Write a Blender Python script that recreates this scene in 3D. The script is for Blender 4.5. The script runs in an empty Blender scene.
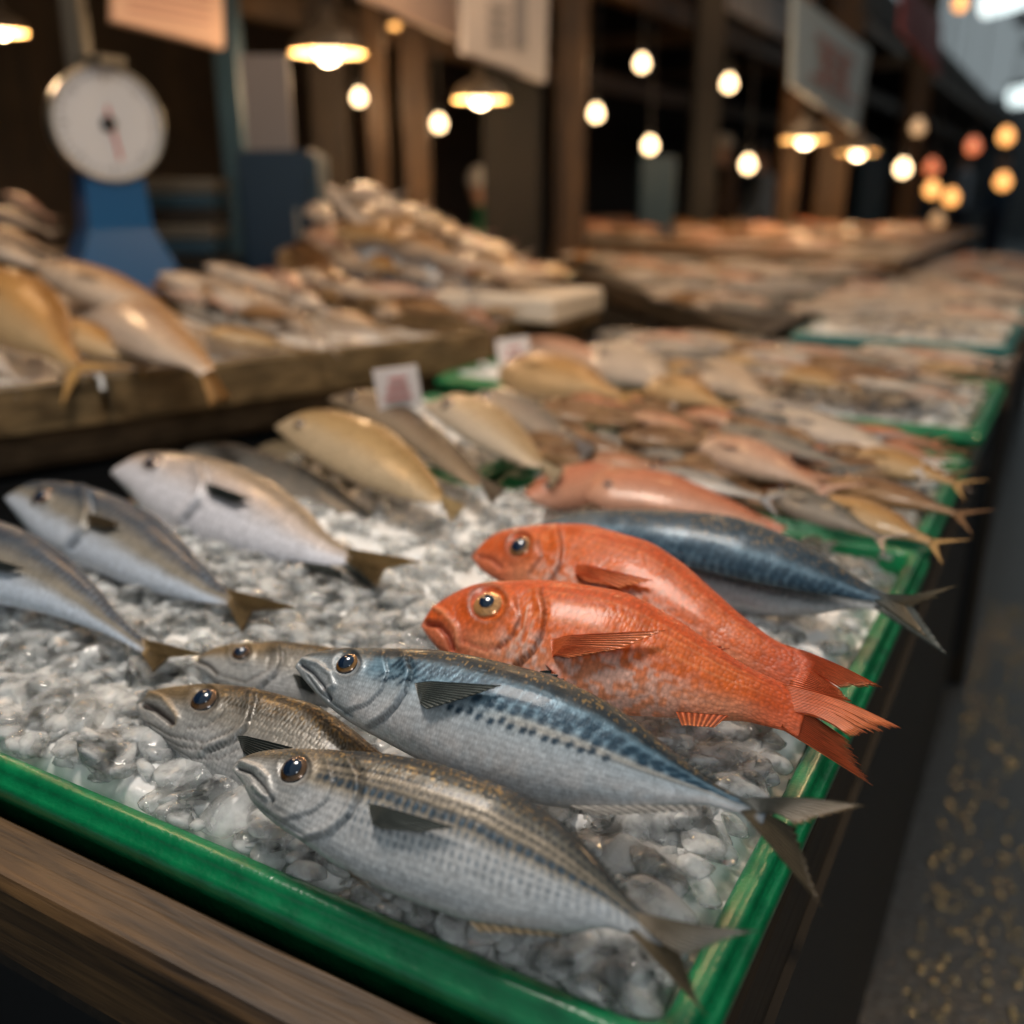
import bpy, math, random
import numpy as np
from mathutils import Vector, Matrix
R = np.random.RandomState(7); random.seed(7)
SC = bpy.context.scene
COL = SC.collection
# ------------------------------------------------------------------ camera frame
F = 966.0; HZ = 190.0; VX = 1080.0
PIT = math.atan((512-HZ)/F); YAW = math.atan((VX-512)*math.cos(PIT)/F)
CAM = np.array([0, 0, 1.2])
fw = np.array([-math.sin(YAW)*math.cos(PIT), math.cos(YAW)*math.cos(PIT), -math.sin(PIT)])
rt = np.array([math.cos(YAW), math.sin(YAW), 0.0]); up = np.cross(rt, fw)
def ray(x, y): return fw+(x-512)/F*rt-(y-512)/F*up
def at(x, y, z):
    d = ray(x, y); return CAM+d*((z-CAM[2])/d[2])
def atd(x, y, t): return CAM+ray(x, y)*t
def proj(P):
    d = P-CAM; t = d@fw
    return 512+F*(d@rt)/t, 512-F*(d@up)/t
cd = bpy.data.cameras.new('camera'); cam = bpy.data.objects.new('camera', cd); COL.objects.link(cam)
M = Matrix(((rt[0], up[0], -fw[0]), (rt[1], up[1], -fw[1]), (rt[2], up[2], -fw[2]))).to_4x4()
M.translation = Vector(CAM); cam.matrix_world = M
cd.sensor_width = 36; cd.lens = 36*F/1024; cd.clip_start = .02; cd.clip_end = 200
cd.dof.use_dof = True; cd.dof.focus_distance = .66; cd.dof.aperture_fstop = cd.lens/13.0
SC.camera = cam
# ------------------------------------------------------------------ small maths
def ss(a, b, x):
    t = np.clip((x-a)/(b-a), 0, 1); return t*t*(3-2*t)
def mix(a, b, t):
    t = np.asarray(t)[..., None] if np.ndim(t) else t
    return np.asarray(a)*(1-t)+np.asarray(b)*t
def crom(xs, ys, x):
    xs = np.asarray(xs, float); ys = np.asarray(ys, float)
    h = np.diff(xs); d = np.diff(ys)/h; m = np.zeros_like(ys)
    m[0], m[-1] = d[0], d[-1]
    m[1:-1] = np.where(d[:-1]*d[1:] > 0, 2*d[:-1]*d[1:]/np.where(d[:-1]+d[1:] == 0, 1, d[:-1]+d[1:]), 0)
    i = np.clip(np.searchsorted(xs, x)-1, 0, len(xs)-2); t = (x-xs[i])/h[i]
    return (2*t**3-3*t**2+1)*ys[i]+(t**3-2*t**2+t)*h[i]*m[i]+(-2*t**3+3*t**2)*ys[i+1]+(t**3-t**2)*h[i]*m[i+1]
def pdist(X, Y, pts):
    best = np.full(np.shape(X), 1e9); side = np.zeros(np.shape(X))
    for (x0, y0), (x1, y1) in zip(pts[:-1], pts[1:]):
        dx, dy = x1-x0, y1-y0; L = dx*dx+dy*dy
        t = np.clip(((X-x0)*dx+(Y-y0)*dy)/L, 0, 1)
        d = np.hypot(X-x0-t*dx, Y-y0-t*dy); cr = (X-x0)*dy-(Y-y0)*dx
        k = d < best; best = np.where(k, d, best); side = np.where(k, np.sign(cr), side)
    return best, side
_P = R.rand(256, 256)
def vnoise(x, y):
    x = np.asarray(x, float); y = np.asarray(y, float)
    xi = np.floor(x).astype(int); yi = np.floor(y).astype(int); fx = x-xi; fy = y-yi
    fx = fx*fx*(3-2*fx); fy = fy*fy*(3-2*fy); g = lambda a, b: _P[a % 256, b % 256]
    return (g(xi, yi)*(1-fx)+g(xi+1, yi)*fx)*(1-fy)+(g(xi, yi+1)*(1-fx)+g(xi+1, yi+1)*fx)*fy
# ------------------------------------------------------------------ mesh helpers
def mesh(name, V, Fc, mat, parent=None, col=None, uv=None, smooth=True, origin=None):
    V = np.asarray(V, float)
    org = np.zeros(3) if origin is None else np.asarray(origin, float)
    me = bpy.data.meshes.new(name)
    if isinstance(Fc, np.ndarray):
        n, k = Fc.shape
        me.vertices.add(len(V)); me.vertices.foreach_set('co', (V-org).ravel())
        me.loops.add(n*k); me.loops.foreach_set('vertex_index', Fc.ravel().astype(np.int32))
        me.polygons.add(n); me.polygons.foreach_set('loop_start', np.arange(0, n*k, k, dtype=np.int32))
        me.update(calc_edges=True)
    else:
        me.from_pydata((V-org).tolist(), [], Fc)
    me.validate()
    if col is not None:
        ca = me.color_attributes.new('Col', 'FLOAT_COLOR', 'POINT')
        c4 = np.ones((len(V), 4)); c4[:, :3] = np.clip(col, 0, 1); ca.data.foreach_set('color', c4.ravel())
    if uv is not None:
        ul = me.uv_layers.new(name='UVMap'); li = np.zeros(len(me.loops), np.int32); me.loops.foreach_get('vertex_index', li)
        ul.data.foreach_set('uv', np.asarray(uv)[li].ravel())
    if smooth: me.polygons.foreach_set('use_smooth', [True]*len(me.polygons))
    me.materials.append(mat)
    o = bpy.data.objects.new(name, me); COL.objects.link(o)
    if parent is not None: o.parent = parent
    elif origin is not None: o.location = org
    return o
def gridf(n, m, close):
    i, j = np.meshgrid(np.arange(n-1), np.arange(m if close else m-1), indexing='ij'); j2 = (j+1) % m
    return np.stack([i*m+j, (i+1)*m+j, (i+1)*m+j2, i*m+j2], -1).reshape(-1, 4)
def tag(o, label=None, cat=None, group=None, kind=None):
    if label: o['label'] = label
    if cat: o['category'] = cat
    if group: o['group'] = group
    if kind: o['kind'] = kind
    return o
class MB:
    def __init__(s): s.v = []; s.f = []
    def add(s, V, Fc):
        b = len(s.v); s.v += [tuple(map(float, p)) for p in V]; s.f += [tuple(int(i)+b for i in f) for f in Fc]; return s
    def box(s, c, d, ax=None, bev=0):
        c = np.asarray(c, float); ax = np.eye(3) if ax is None else np.asarray(ax, float)
        h = np.asarray(d, float)/2
        if bev <= 0:
            V = [c+(i*h[0])*ax[0]+(j*h[1])*ax[1]+(k*h[2])*ax[2] for i in (-1, 1) for j in (-1, 1) for k in (-1, 1)]
            return s.add(V, [(0, 1, 3, 2), (4, 6, 7, 5), (0, 4, 5, 1), (2, 3, 7, 6), (0, 2, 6, 4), (1, 5, 7, 3)])
        V = []; rings = []
        for z, ins in ((-h[2], bev), (-h[2]+bev, 0), (h[2]-bev, 0), (h[2], bev)):
            r = []
            for sx, sy, o in ((-1, -1, 0), (-1, -1, 1), (1, -1, 0), (1, -1, 1), (1, 1, 0), (1, 1, 1), (-1, 1, 0), (-1, 1, 1)):
                hx, hy = h[0]-ins, h[1]-ins
                if (sx*sy > 0) == (o == 0): x, y = sx*hx, sy*(hy-bev)
                else: x, y = sx*(hx-bev), sy*hy
                r.append(len(V)); V.append(c+x*ax[0]+y*ax[1]+z*ax[2])
            rings.append(r)
        Fc = [tuple(reversed(rings[0])), tuple(rings[3])]
        for a, b in zip(rings[:-1], rings[1:]):
            for i in range(8): Fc.append((a[i], a[(i+1) % 8], b[(i+1) % 8], b[i]))
        return s.add(V, Fc)
    def beam(s, p, q, w, h, upv=(0, 0, 1), bev=0):
        p = np.asarray(p, float); q = np.asarray(q, float); a = q-p; L = np.linalg.norm(a); a /= L
        b = np.cross(upv, a); b /= np.linalg.norm(b); c = np.cross(a, b)
        return s.box((p+q)/2, (L, w, h), [a, b, c], bev)
    def lathe(s, c, prof, n=24, axis=(0, 0, 1)):
        c = np.asarray(c, float); a = np.asarray(axis, float); a /= np.linalg.norm(a)
        u = np.cross(a, (0.3, .9, .1)); u /= np.linalg.norm(u); w = np.cross(a, u); V = []
        for r, z in prof:
            for k in range(n):
                t = 2*math.pi*k/n; V.append(c+a*z+r*(math.cos(t)*u+math.sin(t)*w))
        Fc = [tuple(x) for x in gridf(len(prof), n, True)]
        return s.add(V, Fc)
    def tube(s, pts, r, n=8):
        pts = [np.asarray(p, float) for p in pts]; V = []
        for i, p in enumerate(pts):
            d = pts[min(i+1, len(pts)-1)]-pts[max(i-1, 0)]; d /= np.linalg.norm(d)
            u = np.cross(d, (.31, .2, .93)); u /= np.linalg.norm(u); w = np.cross(d, u)
            for k in range(n):
                t = 2*math.pi*k/n; V.append(p+r*(math.cos(t)*u+math.sin(t)*w))
        m = len(pts); Fc = [tuple(x) for x in gridf(m, n, True)]+[tuple(range(n)), tuple(reversed(range((m-1)*n, m*n)))]
        return s.add(V, Fc)
    def build(s, name, mat, parent=None, origin=None, smooth=False): return mesh(name, s.v, s.f, mat, parent, smooth=smooth, origin=origin)
# ------------------------------------------------------------------ materials
def pmat(name, col=(.5, .5, .5), rough=.5, metal=0, **kw):
    m = bpy.data.materials.new(name); m.use_nodes = True; nt = m.node_tree; b = nt.nodes['Principled BSDF']
    b.inputs['Base Color'].default_value = (*col, 1); b.inputs['Roughness'].default_value = rough; b.inputs['Metallic'].default_value = metal
    for k, v in kw.items():
        b.inputs[k].default_value = v
    m['b'] = 1
    return m, nt, b
def nd(nt, t, **kw):
    n = nt.nodes.new(t)
    for k, v in kw.items():
        if k in n.inputs: n.inputs[k].default_value = v
        else: setattr(n, k, v)
    return n
def bump(nt, b, h, s, d=.001, prev=None):
    n = nd(nt, 'ShaderNodeBump'); n.inputs['Strength'].default_value = s; n.inputs['Distance'].default_value = d
    nt.links.new(h, n.inputs['Height'])
    if prev: nt.links.new(prev.outputs[0], n.inputs['Normal'])
    nt.links.new(n.outputs[0], b.inputs['Normal']); return n
def fish_mat(name, metal=.45, rough=.3, su=130, sv=36, bs=.5, glint=.5, rnd=.4):
    m, nt, b = pmat(name, rough=rough, metal=metal); L = nt.links
    a = nd(nt, 'ShaderNodeAttribute', attribute_name='Col')
    tc = nd(nt, 'ShaderNodeTexCoord'); mp = nd(nt, 'ShaderNodeMapping'); mp.inputs['Scale'].default_value = (su, sv, 1)
    L.new(tc.outputs['UV'], mp.inputs[0])
    v = nd(nt, 'ShaderNodeTexVoronoi'); v.inputs['Scale'].default_value = 1; v.inputs['Randomness'].default_value = .35
    L.new(mp.outputs[0], v.inputs['Vector'])
    n2 = nd(nt, 'ShaderNodeTexNoise'); n2.inputs['Scale'].default_value = 260; n2.inputs['Detail'].default_value = 3
    L.new(tc.outputs['Object'], n2.inputs['Vector'])
    n3 = nd(nt, 'ShaderNodeTexNoise'); n3.inputs['Scale'].default_value = 38; n3.inputs['Detail'].default_value = 3
    L.new(tc.outputs['Object'], n3.inputs['Vector'])
    r = nd(nt, 'ShaderNodeMapRange'); r.inputs['From Min'].default_value = 0; r.inputs['From Max'].default_value = .8; r.inputs['To Min'].default_value = 1.12; r.inputs['To Max'].default_value = .72
    L.new(v.outputs['Distance'], r.inputs[0])
    r2 = nd(nt, 'ShaderNodeMapRange'); r2.inputs['From Min'].default_value = .3; r2.inputs['From Max'].default_value = .7; r2.inputs['To Min'].default_value = .82; r2.inputs['To Max'].default_value = 1.16
    L.new(n2.outputs[0], r2.inputs[0])
    mm = nd(nt, 'ShaderNodeMath', operation='MULTIPLY'); L.new(r.outputs[0], mm.inputs[0]); L.new(r2.outputs[0], mm.inputs[1])
    vm = nd(nt, 'ShaderNodeVectorMath', operation='SCALE'); L.new(a.outputs['Color'], vm.inputs[0]); L.new(mm.outputs[0], vm.inputs['Scale'])
    L.new(vm.outputs[0], b.inputs['Base Color'])
    r3 = nd(nt, 'ShaderNodeMapRange'); r3.inputs['From Min'].default_value = .35; r3.inputs['From Max'].default_value = .65; r3.inputs['To Min'].default_value = rough-.1; r3.inputs['To Max'].default_value = rough+.14
    L.new(n3.outputs[0], r3.inputs[0]); L.new(r3.outputs[0], b.inputs['Roughness'])
    p = bump(nt, b, v.outputs['Distance'], bs, .0012)
    p = bump(nt, b, n2.outputs[0], .35, .0008, p)
    bump(nt, b, n3.outputs[0], .5, .004, p)
    b.inputs['Coat Weight'].default_value = glint; b.inputs['Coat Roughness'].default_value = .12; b.inputs['Specular IOR Level'].default_value = .3; v.inputs['Randomness'].default_value = rnd
    return m
MACK = fish_mat('mackerel_skin', .22, .42, 190, 60, .12, .14)
HORSE = fish_mat('banded_mackerel_skin', .2, .42, 120, 46, .3, .14)
DARKF = fish_mat('dark_fish_skin', .2, .4, 90, 40, .4, .2)
REDF = fish_mat('red_fish_skin', .0, .43, 96, 40, .40, .14, .75)
GENF = fish_mat('fish_skin', .1, .4, 60, 26, .4, .22)
def fin_mat(name, metal=.1, rough=.4, tr=0.0):
    m, nt, b = pmat(name, rough=rough, metal=metal); a = nd(nt, 'ShaderNodeAttribute', attribute_name='Col')
    n = nd(nt, 'ShaderNodeTexNoise'); n.inputs['Scale'].default_value = 200; tc = nd(nt, 'ShaderNodeTexCoord'); nt.links.new(tc.outputs['Object'], n.inputs['Vector'])
    nt.links.new(a.outputs['Color'], b.inputs['Base Color']); bump(nt, b, n.outputs[0], .3, .001)
    b.inputs['Coat Weight'].default_value = .15; b.inputs['Coat Roughness'].default_value = .15; b.inputs['Specular IOR Level'].default_value = .3
    return m
FIN = fin_mat('fin')
EYE, _, _b = pmat('fish_iris', rough=.25, metal=.5); _a = nd(EYE.node_tree, 'ShaderNodeAttribute', attribute_name='Col'); EYE.node_tree.links.new(_a.outputs['Color'], _b.inputs['Base Color']); _b.inputs['Coat Weight'].default_value = 1
PUP, _, _b = pmat('fish_pupil', (.008, .02, .045), .12); _b.inputs['Coat Weight'].default_value = 1
# ------------------------------------------------------------------ hero fish
def c3(h): return np.array([((int(h[i:i+2], 16)/255)**2.2) for i in (0, 2, 4)])
def hero(name, label, cat, T, B, z0, tilt, colf, mat, eye=None, N=150, Mr=56, thick=.6, lines=(), fins=(), tail=None, group=None, eyecol=None, mouth=None, dispf=None, roll=0, droop=0.0, wave=0):
    T = [tuple(map(float, p)) for p in T]; B = [tuple(map(float, p)) for p in B]
    sn = ((T[0][0]+B[0][0])/2, (T[0][1]+B[0][1])/2); te = ((T[-1][0]+B[-1][0])/2, (T[-1][1]+B[-1][1])/2)
    S, E = at(*sn, z0), at(*te, z0)
    a = (E-S)/np.linalg.norm(E-S); a[2] = 0
    pv = np.cross((0, 0, 1), a)
    if pv@fw < 0: pv = -pv
    v = math.cos(tilt)*pv+math.sin(tilt)*np.array([0, 0, 1.]); n = np.cross(a, v)
    if n[2] < 0: n = -n
    P0 = (S+E)/2
    def pl(x, y, h=0.0):
        d = ray(x, y); t = ((P0+n*h-CAM)@n)/(d@n); P = CAM+d*t-P0; return P@a, P@v
    def w3(al, be, h): return P0+np.multiply.outer(al, a)+np.multiply.outer(be, v)+np.multiply.outer(h, n)
    Tp = np.array([pl(*p) for p in T]); Bp = np.array([pl(*p) for p in B])
    a0 = min(Tp[:, 0].min(), Bp[:, 0].min()); a1 = (Tp[-1, 0]+Bp[-1, 0])/2
    Tp[0, 0] = Bp[0, 0] = a0; Tp[-1, 0] = Bp[-1, 0] = a1
    def keep(q):
        o = [q[0]]
        for i in range(1, len(q)-1):
            if q[i, 0] > o[-1][0]+(a1-a0)*.006 and q[i, 0] < a1-(a1-a0)*.01: o.append(q[i])
        return np.array(o+[q[-1]])
    Tp = keep(Tp); Bp = keep(Bp)
    t = np.linspace(0, 1, N); s = t**1.35*.35+t*.65
    al = a0+(a1-a0)*s; L = a1-a0
    bt = crom(Tp[:, 0]/Tp[-1, 0]*1 if False else Tp[:, 0], Tp[:, 1], np.minimum(al, Tp[-1, 0]))
    bb = crom(Bp[:, 0], Bp[:, 1], np.minimum(al, Bp[-1, 0]))
    cc = (bt+bb)/2; hh = np.maximum((bt-bb)/2, .0012)
    th = thick*(1-.12*ss(.25, 0, s))*(1-.1*ss(.7, 1, s))*(1-.72*ss(.86, 1, s)); ww = hh*th
    ww = np.minimum(ww, np.convolve(np.pad(ww, 6, 'edge'), np.ones(13)/13, 'valid')*1.03)
    TH = np.linspace(0, 2*math.pi, Mr, endpoint=False)
    q = np.cos(TH)[None, :]*np.ones((N, 1)); sg = np.sin(TH)[None, :]*np.ones((N, 1))
    be = cc[:, None]+hh[:, None]*q; H0 = ww[:, None]*np.abs(sg)**.92
    AL = al[:, None]*np.ones((1, Mr)); Sg = s[:, None]*np.ones((1, Mr))
    dr = -droop*ss(.6, 1.0, s)**1*np.ones(1)
    X, Y = proj(w3(AL.ravel(), be.ravel(), H0.ravel())); X = X.reshape(N, Mr); Y = Y.reshape(N, Mr)
    D = np.zeros((N, Mr)); C = np.array(colf(Sg, q, X, Y))
    fade = ss(0, .35, np.abs(sg))
    px = L/max(1, abs(te[0]-sn[0]))       # metres per pixel, near enough
    for ln in lines:
        pts, kind, amp, wd = ln[:4]; d, side = pdist(X, Y, pts)
        if kind == 'step':   # plate edge: raised in front, drops behind
            D += amp*px*np.exp(-np.maximum(-side*d, 0)/ (wd*5))*(side < 0)*np.exp(-(d/(wd*5))**2)
            D -= amp*.6*px*np.exp(-(d/wd)**2)
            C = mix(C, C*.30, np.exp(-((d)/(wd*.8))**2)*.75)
        elif kind == 'dark':
            C = mix(C, ln[4], np.exp(-(d/wd)**2)*ln[5]); D -= amp*px*np.exp(-(d/wd)**2)
        elif kind == 'lite':
            C = mix(C, ln[4], np.exp(-(d/wd)**2)*ln[5]); D += amp*px*np.exp(-(d/wd)**2)
    eyes = []
    if eye:
        ex, ey, er = eye; rr = np.hypot(X-ex, Y-ey)
        D += 1.5*px*np.exp(-((rr-er*1.25)/(er*.25))**2)-er*.25*px*ss(er*1.1, er*.5, rr)
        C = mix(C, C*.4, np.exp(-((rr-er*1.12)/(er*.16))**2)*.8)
    if dispf is not None: D += dispf(Sg, q, X, Y)*px
    H = (H0+D*fade)*np.where(sg >= 0, 1, -1)
    V = w3(AL.ravel(), be.ravel(), H.ravel()).reshape(N, Mr, 3)
    # mouth cap pushed inside, tail cap
    c0 = V[0].mean(0)+a*hh[0]*1.6; c1 = V[-1].mean(0)
    inn = V[0]*.55+V[0].mean(0)*.45+a*hh[0]*.9
    VV = np.concatenate([inn[None], V]).reshape(-1, 3); nb = len(VV)
    CC = np.concatenate([np.full((1, Mr, 3), .02), C]).reshape(-1, 3); CC[:Mr] = CC[Mr:2*Mr]*.15
    uv = np.stack([np.concatenate([[0], s])[:, None]*np.ones((1, Mr)), np.concatenate([[0]*Mr, (TH)]).reshape(2, Mr)[1][None, :]*np.ones((N+1, 1))/(2*math.pi)], -1).reshape(-1, 2)
    Fc = gridf(N+1, Mr, True).tolist()
    VV = np.concatenate([VV, [c0, c1]]); CC = np.concatenate([CC, [[.02, .01, .01], CC[nb-1]]]); uv = np.concatenate([uv, [[0, 0], [1, 0]]])
    for j in range(Mr):
        Fc.append([j, (j+1) % Mr, nb]); Fc.append([N*Mr+(j+1) % Mr, N*Mr+j, nb+1])
    org = P0.copy()
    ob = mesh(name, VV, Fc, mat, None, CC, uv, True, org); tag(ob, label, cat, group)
    def surf(x, y):  # surface height above plane seen at pixel
        h = 0.0
        for _ in range(4):
            A_, B_ = pl(x, y, h); i = int(np.clip(np.searchsorted(al, A_), 1, N-1)); qq = np.clip((B_-cc[i])/hh[i], -1, 1)
            h = ww[i]*max(0, 1-qq*qq)**.46
        return A_, B_, h
    def loc(P): return P
    if eye:
        ex, ey, er = eye; A_, B_, h = surf(ex, ey); r = er*px
        iq = np.clip(1-((B_-np.interp(A_, al, cc))/np.interp(A_, al, hh))**2, .1, 1)
        # local normal tilt from section
        bq = (B_-np.interp(A_, al, cc))/np.interp(A_, al, hh)
        nn = n+v*bq*.9*thick; nn /= np.linalg.norm(nn); uu = np.cross(nn, a); uu /= np.linalg.norm(uu); vv = np.cross(uu, nn)
        ctr = w3(np.array(A_), np.array(B_), np.array(h))-nn*r*.30
        prof = [(r*math.sin(x), r*.62*math.cos(x)) for x in np.linspace(1.5, .001, 12)]
        n_ = 28; Vv = []; Cc = []
        for k, (pr, pz) in enumerate(prof):
            for j in range(n_):
                an = 2*math.pi*j/n_; Vv.append(ctr+nn*pz+uu*pr*math.cos(an)+vv*pr*math.sin(an))
                ic = eyecol[0] if pr/r < .82 else eyecol[1]
                Cc.append(np.asarray(ic)*(0.75+.5*R.rand()))
        e = mesh('eye', Vv, gridf(12, n_, True), EYE, ob, np.array(Cc), None, True, org)
        rp = r*eyecol[2]; prof = [(rp*math.sin(x), r*.62*math.sqrt(max(0, 1-(rp*math.sin(x)/r)**2))+r*.05+rp*.12*math.cos(x)) for x in np.linspace(1.55, .001, 7)]
        Vv = [ctr+nn*pz+uu*pr*math.cos(2*math.pi*j/24)+vv*pr*math.sin(2*math.pi*j/24) for pr, pz in prof for j in range(24)]
        mesh('pupil', Vv, gridf(7, 24, True), PUP, e, None, None, True, org)
    for fn in fins:
        fin(fn['name'], ob, org, fn, pl, w3, surf, px, n)
    for fn in tail or ():
        fin('tail_fin', ob, org, fn, pl, w3, surf, px, n)
    return ob
def rs(pts, k):
    pts = np.asarray(pts, float); d = np.concatenate([[0], np.cumsum(np.hypot(*np.diff(pts, axis=0).T))]); u = np.linspace(0, d[-1], k)
    return np.stack([np.interp(u, d, pts[:, 0]), np.interp(u, d, pts[:, 1])], -1)
def fin(name, ob, org, fn, pl, w3, surf, px, n):
    """root: pixel polyline of the fin's base; tip: pixel polyline of its free edge, both in the same order"""
    nr = fn.get('rays', 14); K = nr*4+1; Q = 14
    ro = rs(fn['root'], K); ti = rs(fn['tip'], K)
    if name == 'tail_fin': ro = ro-(ti-ro)*.16
    k = np.arange(K); ph = (k % 4)/4.0
    ridge = .5+.5*np.cos(2*math.pi*k/4.0)
    ragged = fn.get('rag', .08)*(1-ridge); rj = R.rand(nr+2); jit = fn.get('rag', .08)*.6*np.interp(k/4.0, np.arange(nr+2), rj)*np.minimum(1, 5*np.minimum(k, K-1-k)/K)
    V = []; Cc = []; base = np.asarray(fn['col']); tipc = np.asarray(fn.get('col2', base))
    lift = fn.get('lift', .0015); tp = fn.get('on', 'plane')
    for side in (1, -1):
        for i in range(Q):
            u = i/(Q-1)
            for j in range(K):
                f = u*(1-ragged[j]-jit[j]); curve = fn.get('bow', 0)*math.sin(math.pi*f)
                x = ro[j, 0]*(1-f)+ti[j, 0]*f+curve*0; y = ro[j, 1]*(1-f)+ti[j, 1]*f-curve
                if tp == 'body': A_, B_, h = surf(x, y); h += lift*(-.5+1.5*min(1, u*5)+u*fn.get('flare', 1.2)*.6)
                else:
                    h = fn.get('h', 0)+fn.get('rise', 0)*u; A_, B_ = pl(x, y, h)
                h2 = h+side*(fn.get('th', .0011)*(1-.65*u))+ (ridge[j]-.5)*.0016*min(1, 3*u)*px/.0009
                V.append(w3(np.array(A_), np.array(B_), np.array(h2)))
                c = base*(1-u)+tipc*u; Cc.append(c*(.28+1.0*ridge[j])*(.75+.5*_P[j % 256, i]))
    n1 = Q*K; f1 = gridf(Q, K, False); f2 = gridf(Q, K, False)[:, ::-1]+n1; Fc = np.concatenate([f1, f2]).tolist()
    for j in range(K-1): Fc.append([j+1, j, n1+j, n1+j+1]); Fc.append([(Q-1)*K+j, (Q-1)*K+j+1, n1+(Q-1)*K+j+1, n1+(Q-1)*K+j])
    for i in range(Q-1): Fc.append([i*K, (i+1)*K, n1+(i+1)*K, n1+i*K]); Fc.append([(i+1)*K+K-1, i*K+K-1, n1+i*K+K-1, n1+(i+1)*K+K-1])
    return mesh(name, V, Fc, FIN, ob, np.array(Cc), None, True, org)
#@@PATTERNS
def spots(S_, Q_, lst):
    o = np.zeros_like(S_)
    for (s0, q0, rs_, rq, sl) in lst:
        o = np.maximum(o, np.exp(-(((S_-s0-(Q_-q0)*sl)/rs_)**2+((Q_-q0)/rq)**2)**1.5))
    return o
GLINT_GOLD = np.array([.42, .26, .08])  # gold lamp glints painted into the colour of the fish backs
def col_h1(s, q, X, Y):
    q = q+.20
    n = vnoise(s*60, q*9); n2 = vnoise(s*240+7, q*50)
    c = mix([.66, .68, .70], [.46, .53, .58], ss(-.4, .15, q))
    c = mix(c, [.17, .29, .38], ss(.02, .42, q+.06*n))
    c = mix(c, [.62, .50, .36], np.exp(-((q-.13)/.09)**2)*ss(.45, .6, s)*.55)
    c = mix(c, [.012, .026, .038], ss(.62, .84, q+.05*n))
    c = mix(c, [.72, .64, .60], ss(-.1, -.5, q)*.5*n)
    L = []; rr = random.Random(3)
    for i in range(24): L.append((.26+i*.0145+rr.uniform(-.003, .003), .58+rr.uniform(-.03, .03), .0065, .15, .05))
    for i in range(22): L.append((.46+i*.0235+rr.uniform(-.003, .003), .52-.004*i+rr.uniform(-.03, .03), .012, .15, .05))
    for i in range(19): L.append((.44+i*.027+rr.uniform(-.004, .004), .28+rr.uniform(-.04, .04)+.002*i, .0105, .10, .03))
    for i in range(16): L.append((.40+i*.022+rr.uniform(-.004, .004), .06+rr.uniform(-.04, .04), .0075, .075, .03))
    for i in range(9): L.append((.24+i*.021, .30+rr.uniform(-.12, .12), .006, .12, .1))
    sp = spots(s, q, L)*ss(.2, .27, s); c = mix(c, [.012, .045, .08], np.clip(sp*1.25, 0, .96))
    c = mix(c, [.03, .05, .07], np.exp(-((q-.03-.10*(s-.6))/.018)**2)*ss(.5, .6, s)*.6)   # lateral line
    hd = ss(.215, .17, s); c = mix(c, mix([.44, .47, .49], [.09, .11, .12], ss(.35, .8, q)), hd*.85)
    c = mix(c, GLINT_GOLD, ss(.7, .95, q)*ss(.72, .9, n2)*.8)
    c = mix(c, [.10, .13, .16], ss(.93, 1, s)*.8)
    return c
def col_h2(s, q, X, Y):
    q = q+.14
    n = vnoise(s*50+3, q*8); n2 = vnoise(s*260+7, q*50)
    c = mix([.74, .74, .74], [.62, .62, .62], ss(-.5, .1, q)); c = mix(c, [.40, .33, .24], ss(.0, .3, q)); c = mix(c, [.16, .15, .12], ss(.55, .8, q))
    c = mix(c, [.02, .028, .035], ss(.86, .97, q))
    bod = ss(.22, .27, s)*ss(1, .96, s)
    ph = np.cos(2*math.pi*s*62); ph2 = np.cos(2*math.pi*(s*62+.5))
    for k, (q0, wd, st, a) in enumerate([(.86, .06, .6, 1), (.68, .055, .5, 1), (.52, .05, .4, .9), (.37, .06, -.1, .8)]):
        d = np.exp(-((q-q0-.02*np.sin(s*9+k))/wd)**2); c = mix(c, [.010, .022, .034], np.clip(d*(.85+st*.5*(ph if k % 2 else ph2)), 0, 1)*a*bod)
    rr = random.Random(5); L = [(.25+i*.0205+rr.uniform(-.002, .002), .35-.05*math.sin(i*.1)+rr.uniform(-.02, .02), .0085, .085, .0) for i in range(34)]
    c = mix(c, [.03, .06, .09], np.clip(spots(s, q, L)*1.3, 0, .95)*bod)
    rows = ss(.2, .9, np.cos(2*math.pi*(s*58+q*.8)))*ss(-.2, .8, np.cos(2*math.pi*q*6.5)+.5)
    c = mix(c, [.10, .16, .22], rows*ss(-.6, -.1, q)*ss(.45, .28, q)*.85*bod*ss(.28, .4, s))
    hd = ss(.245, .2, s); c = mix(c, mix([.56, .55, .53], [.17, .15, .12], ss(.3, .75, q)), hd*.9)
    c = mix(c, GLINT_GOLD*1.2, ss(.6, .9, q)*ss(.68, .88, n2)*.8*ss(.9, .5, s))
    c = mix(c, [.14, .15, .16], ss(.92, 1, s)*.7)
    return c
def col_dark(s, q, X, Y):
    q = q+.1
    n2 = vnoise(s*220+7, q*40)
    c = mix([.52, .51, .50], [.30, .27, .23], ss(-.4, .2, q)); c = mix(c, [.06, .048, .032], ss(.15, .55, q)); c = mix(c, [.025, .02, .016], ss(.7, .95, q))
    row = ss(-.2, .8, np.cos(2*math.pi*(s*70+np.abs(((q*7) % 1)-.5)*1.6))); c = mix(c, [.33, .32, .29], row*.6*ss(-.1, .2, q)*ss(.9, .6, q)*ss(.25, .3, s))
    c = mix(c, GLINT_GOLD*.8, ss(.4, .8, q)*ss(.62, .85, n2)*.7)
    hd = ss(.27, .2, s); c = mix(c, mix([.40, .39, .37], [.24, .17, .09], ss(-.1, .45, q)), hd*.7)
    return c
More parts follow.
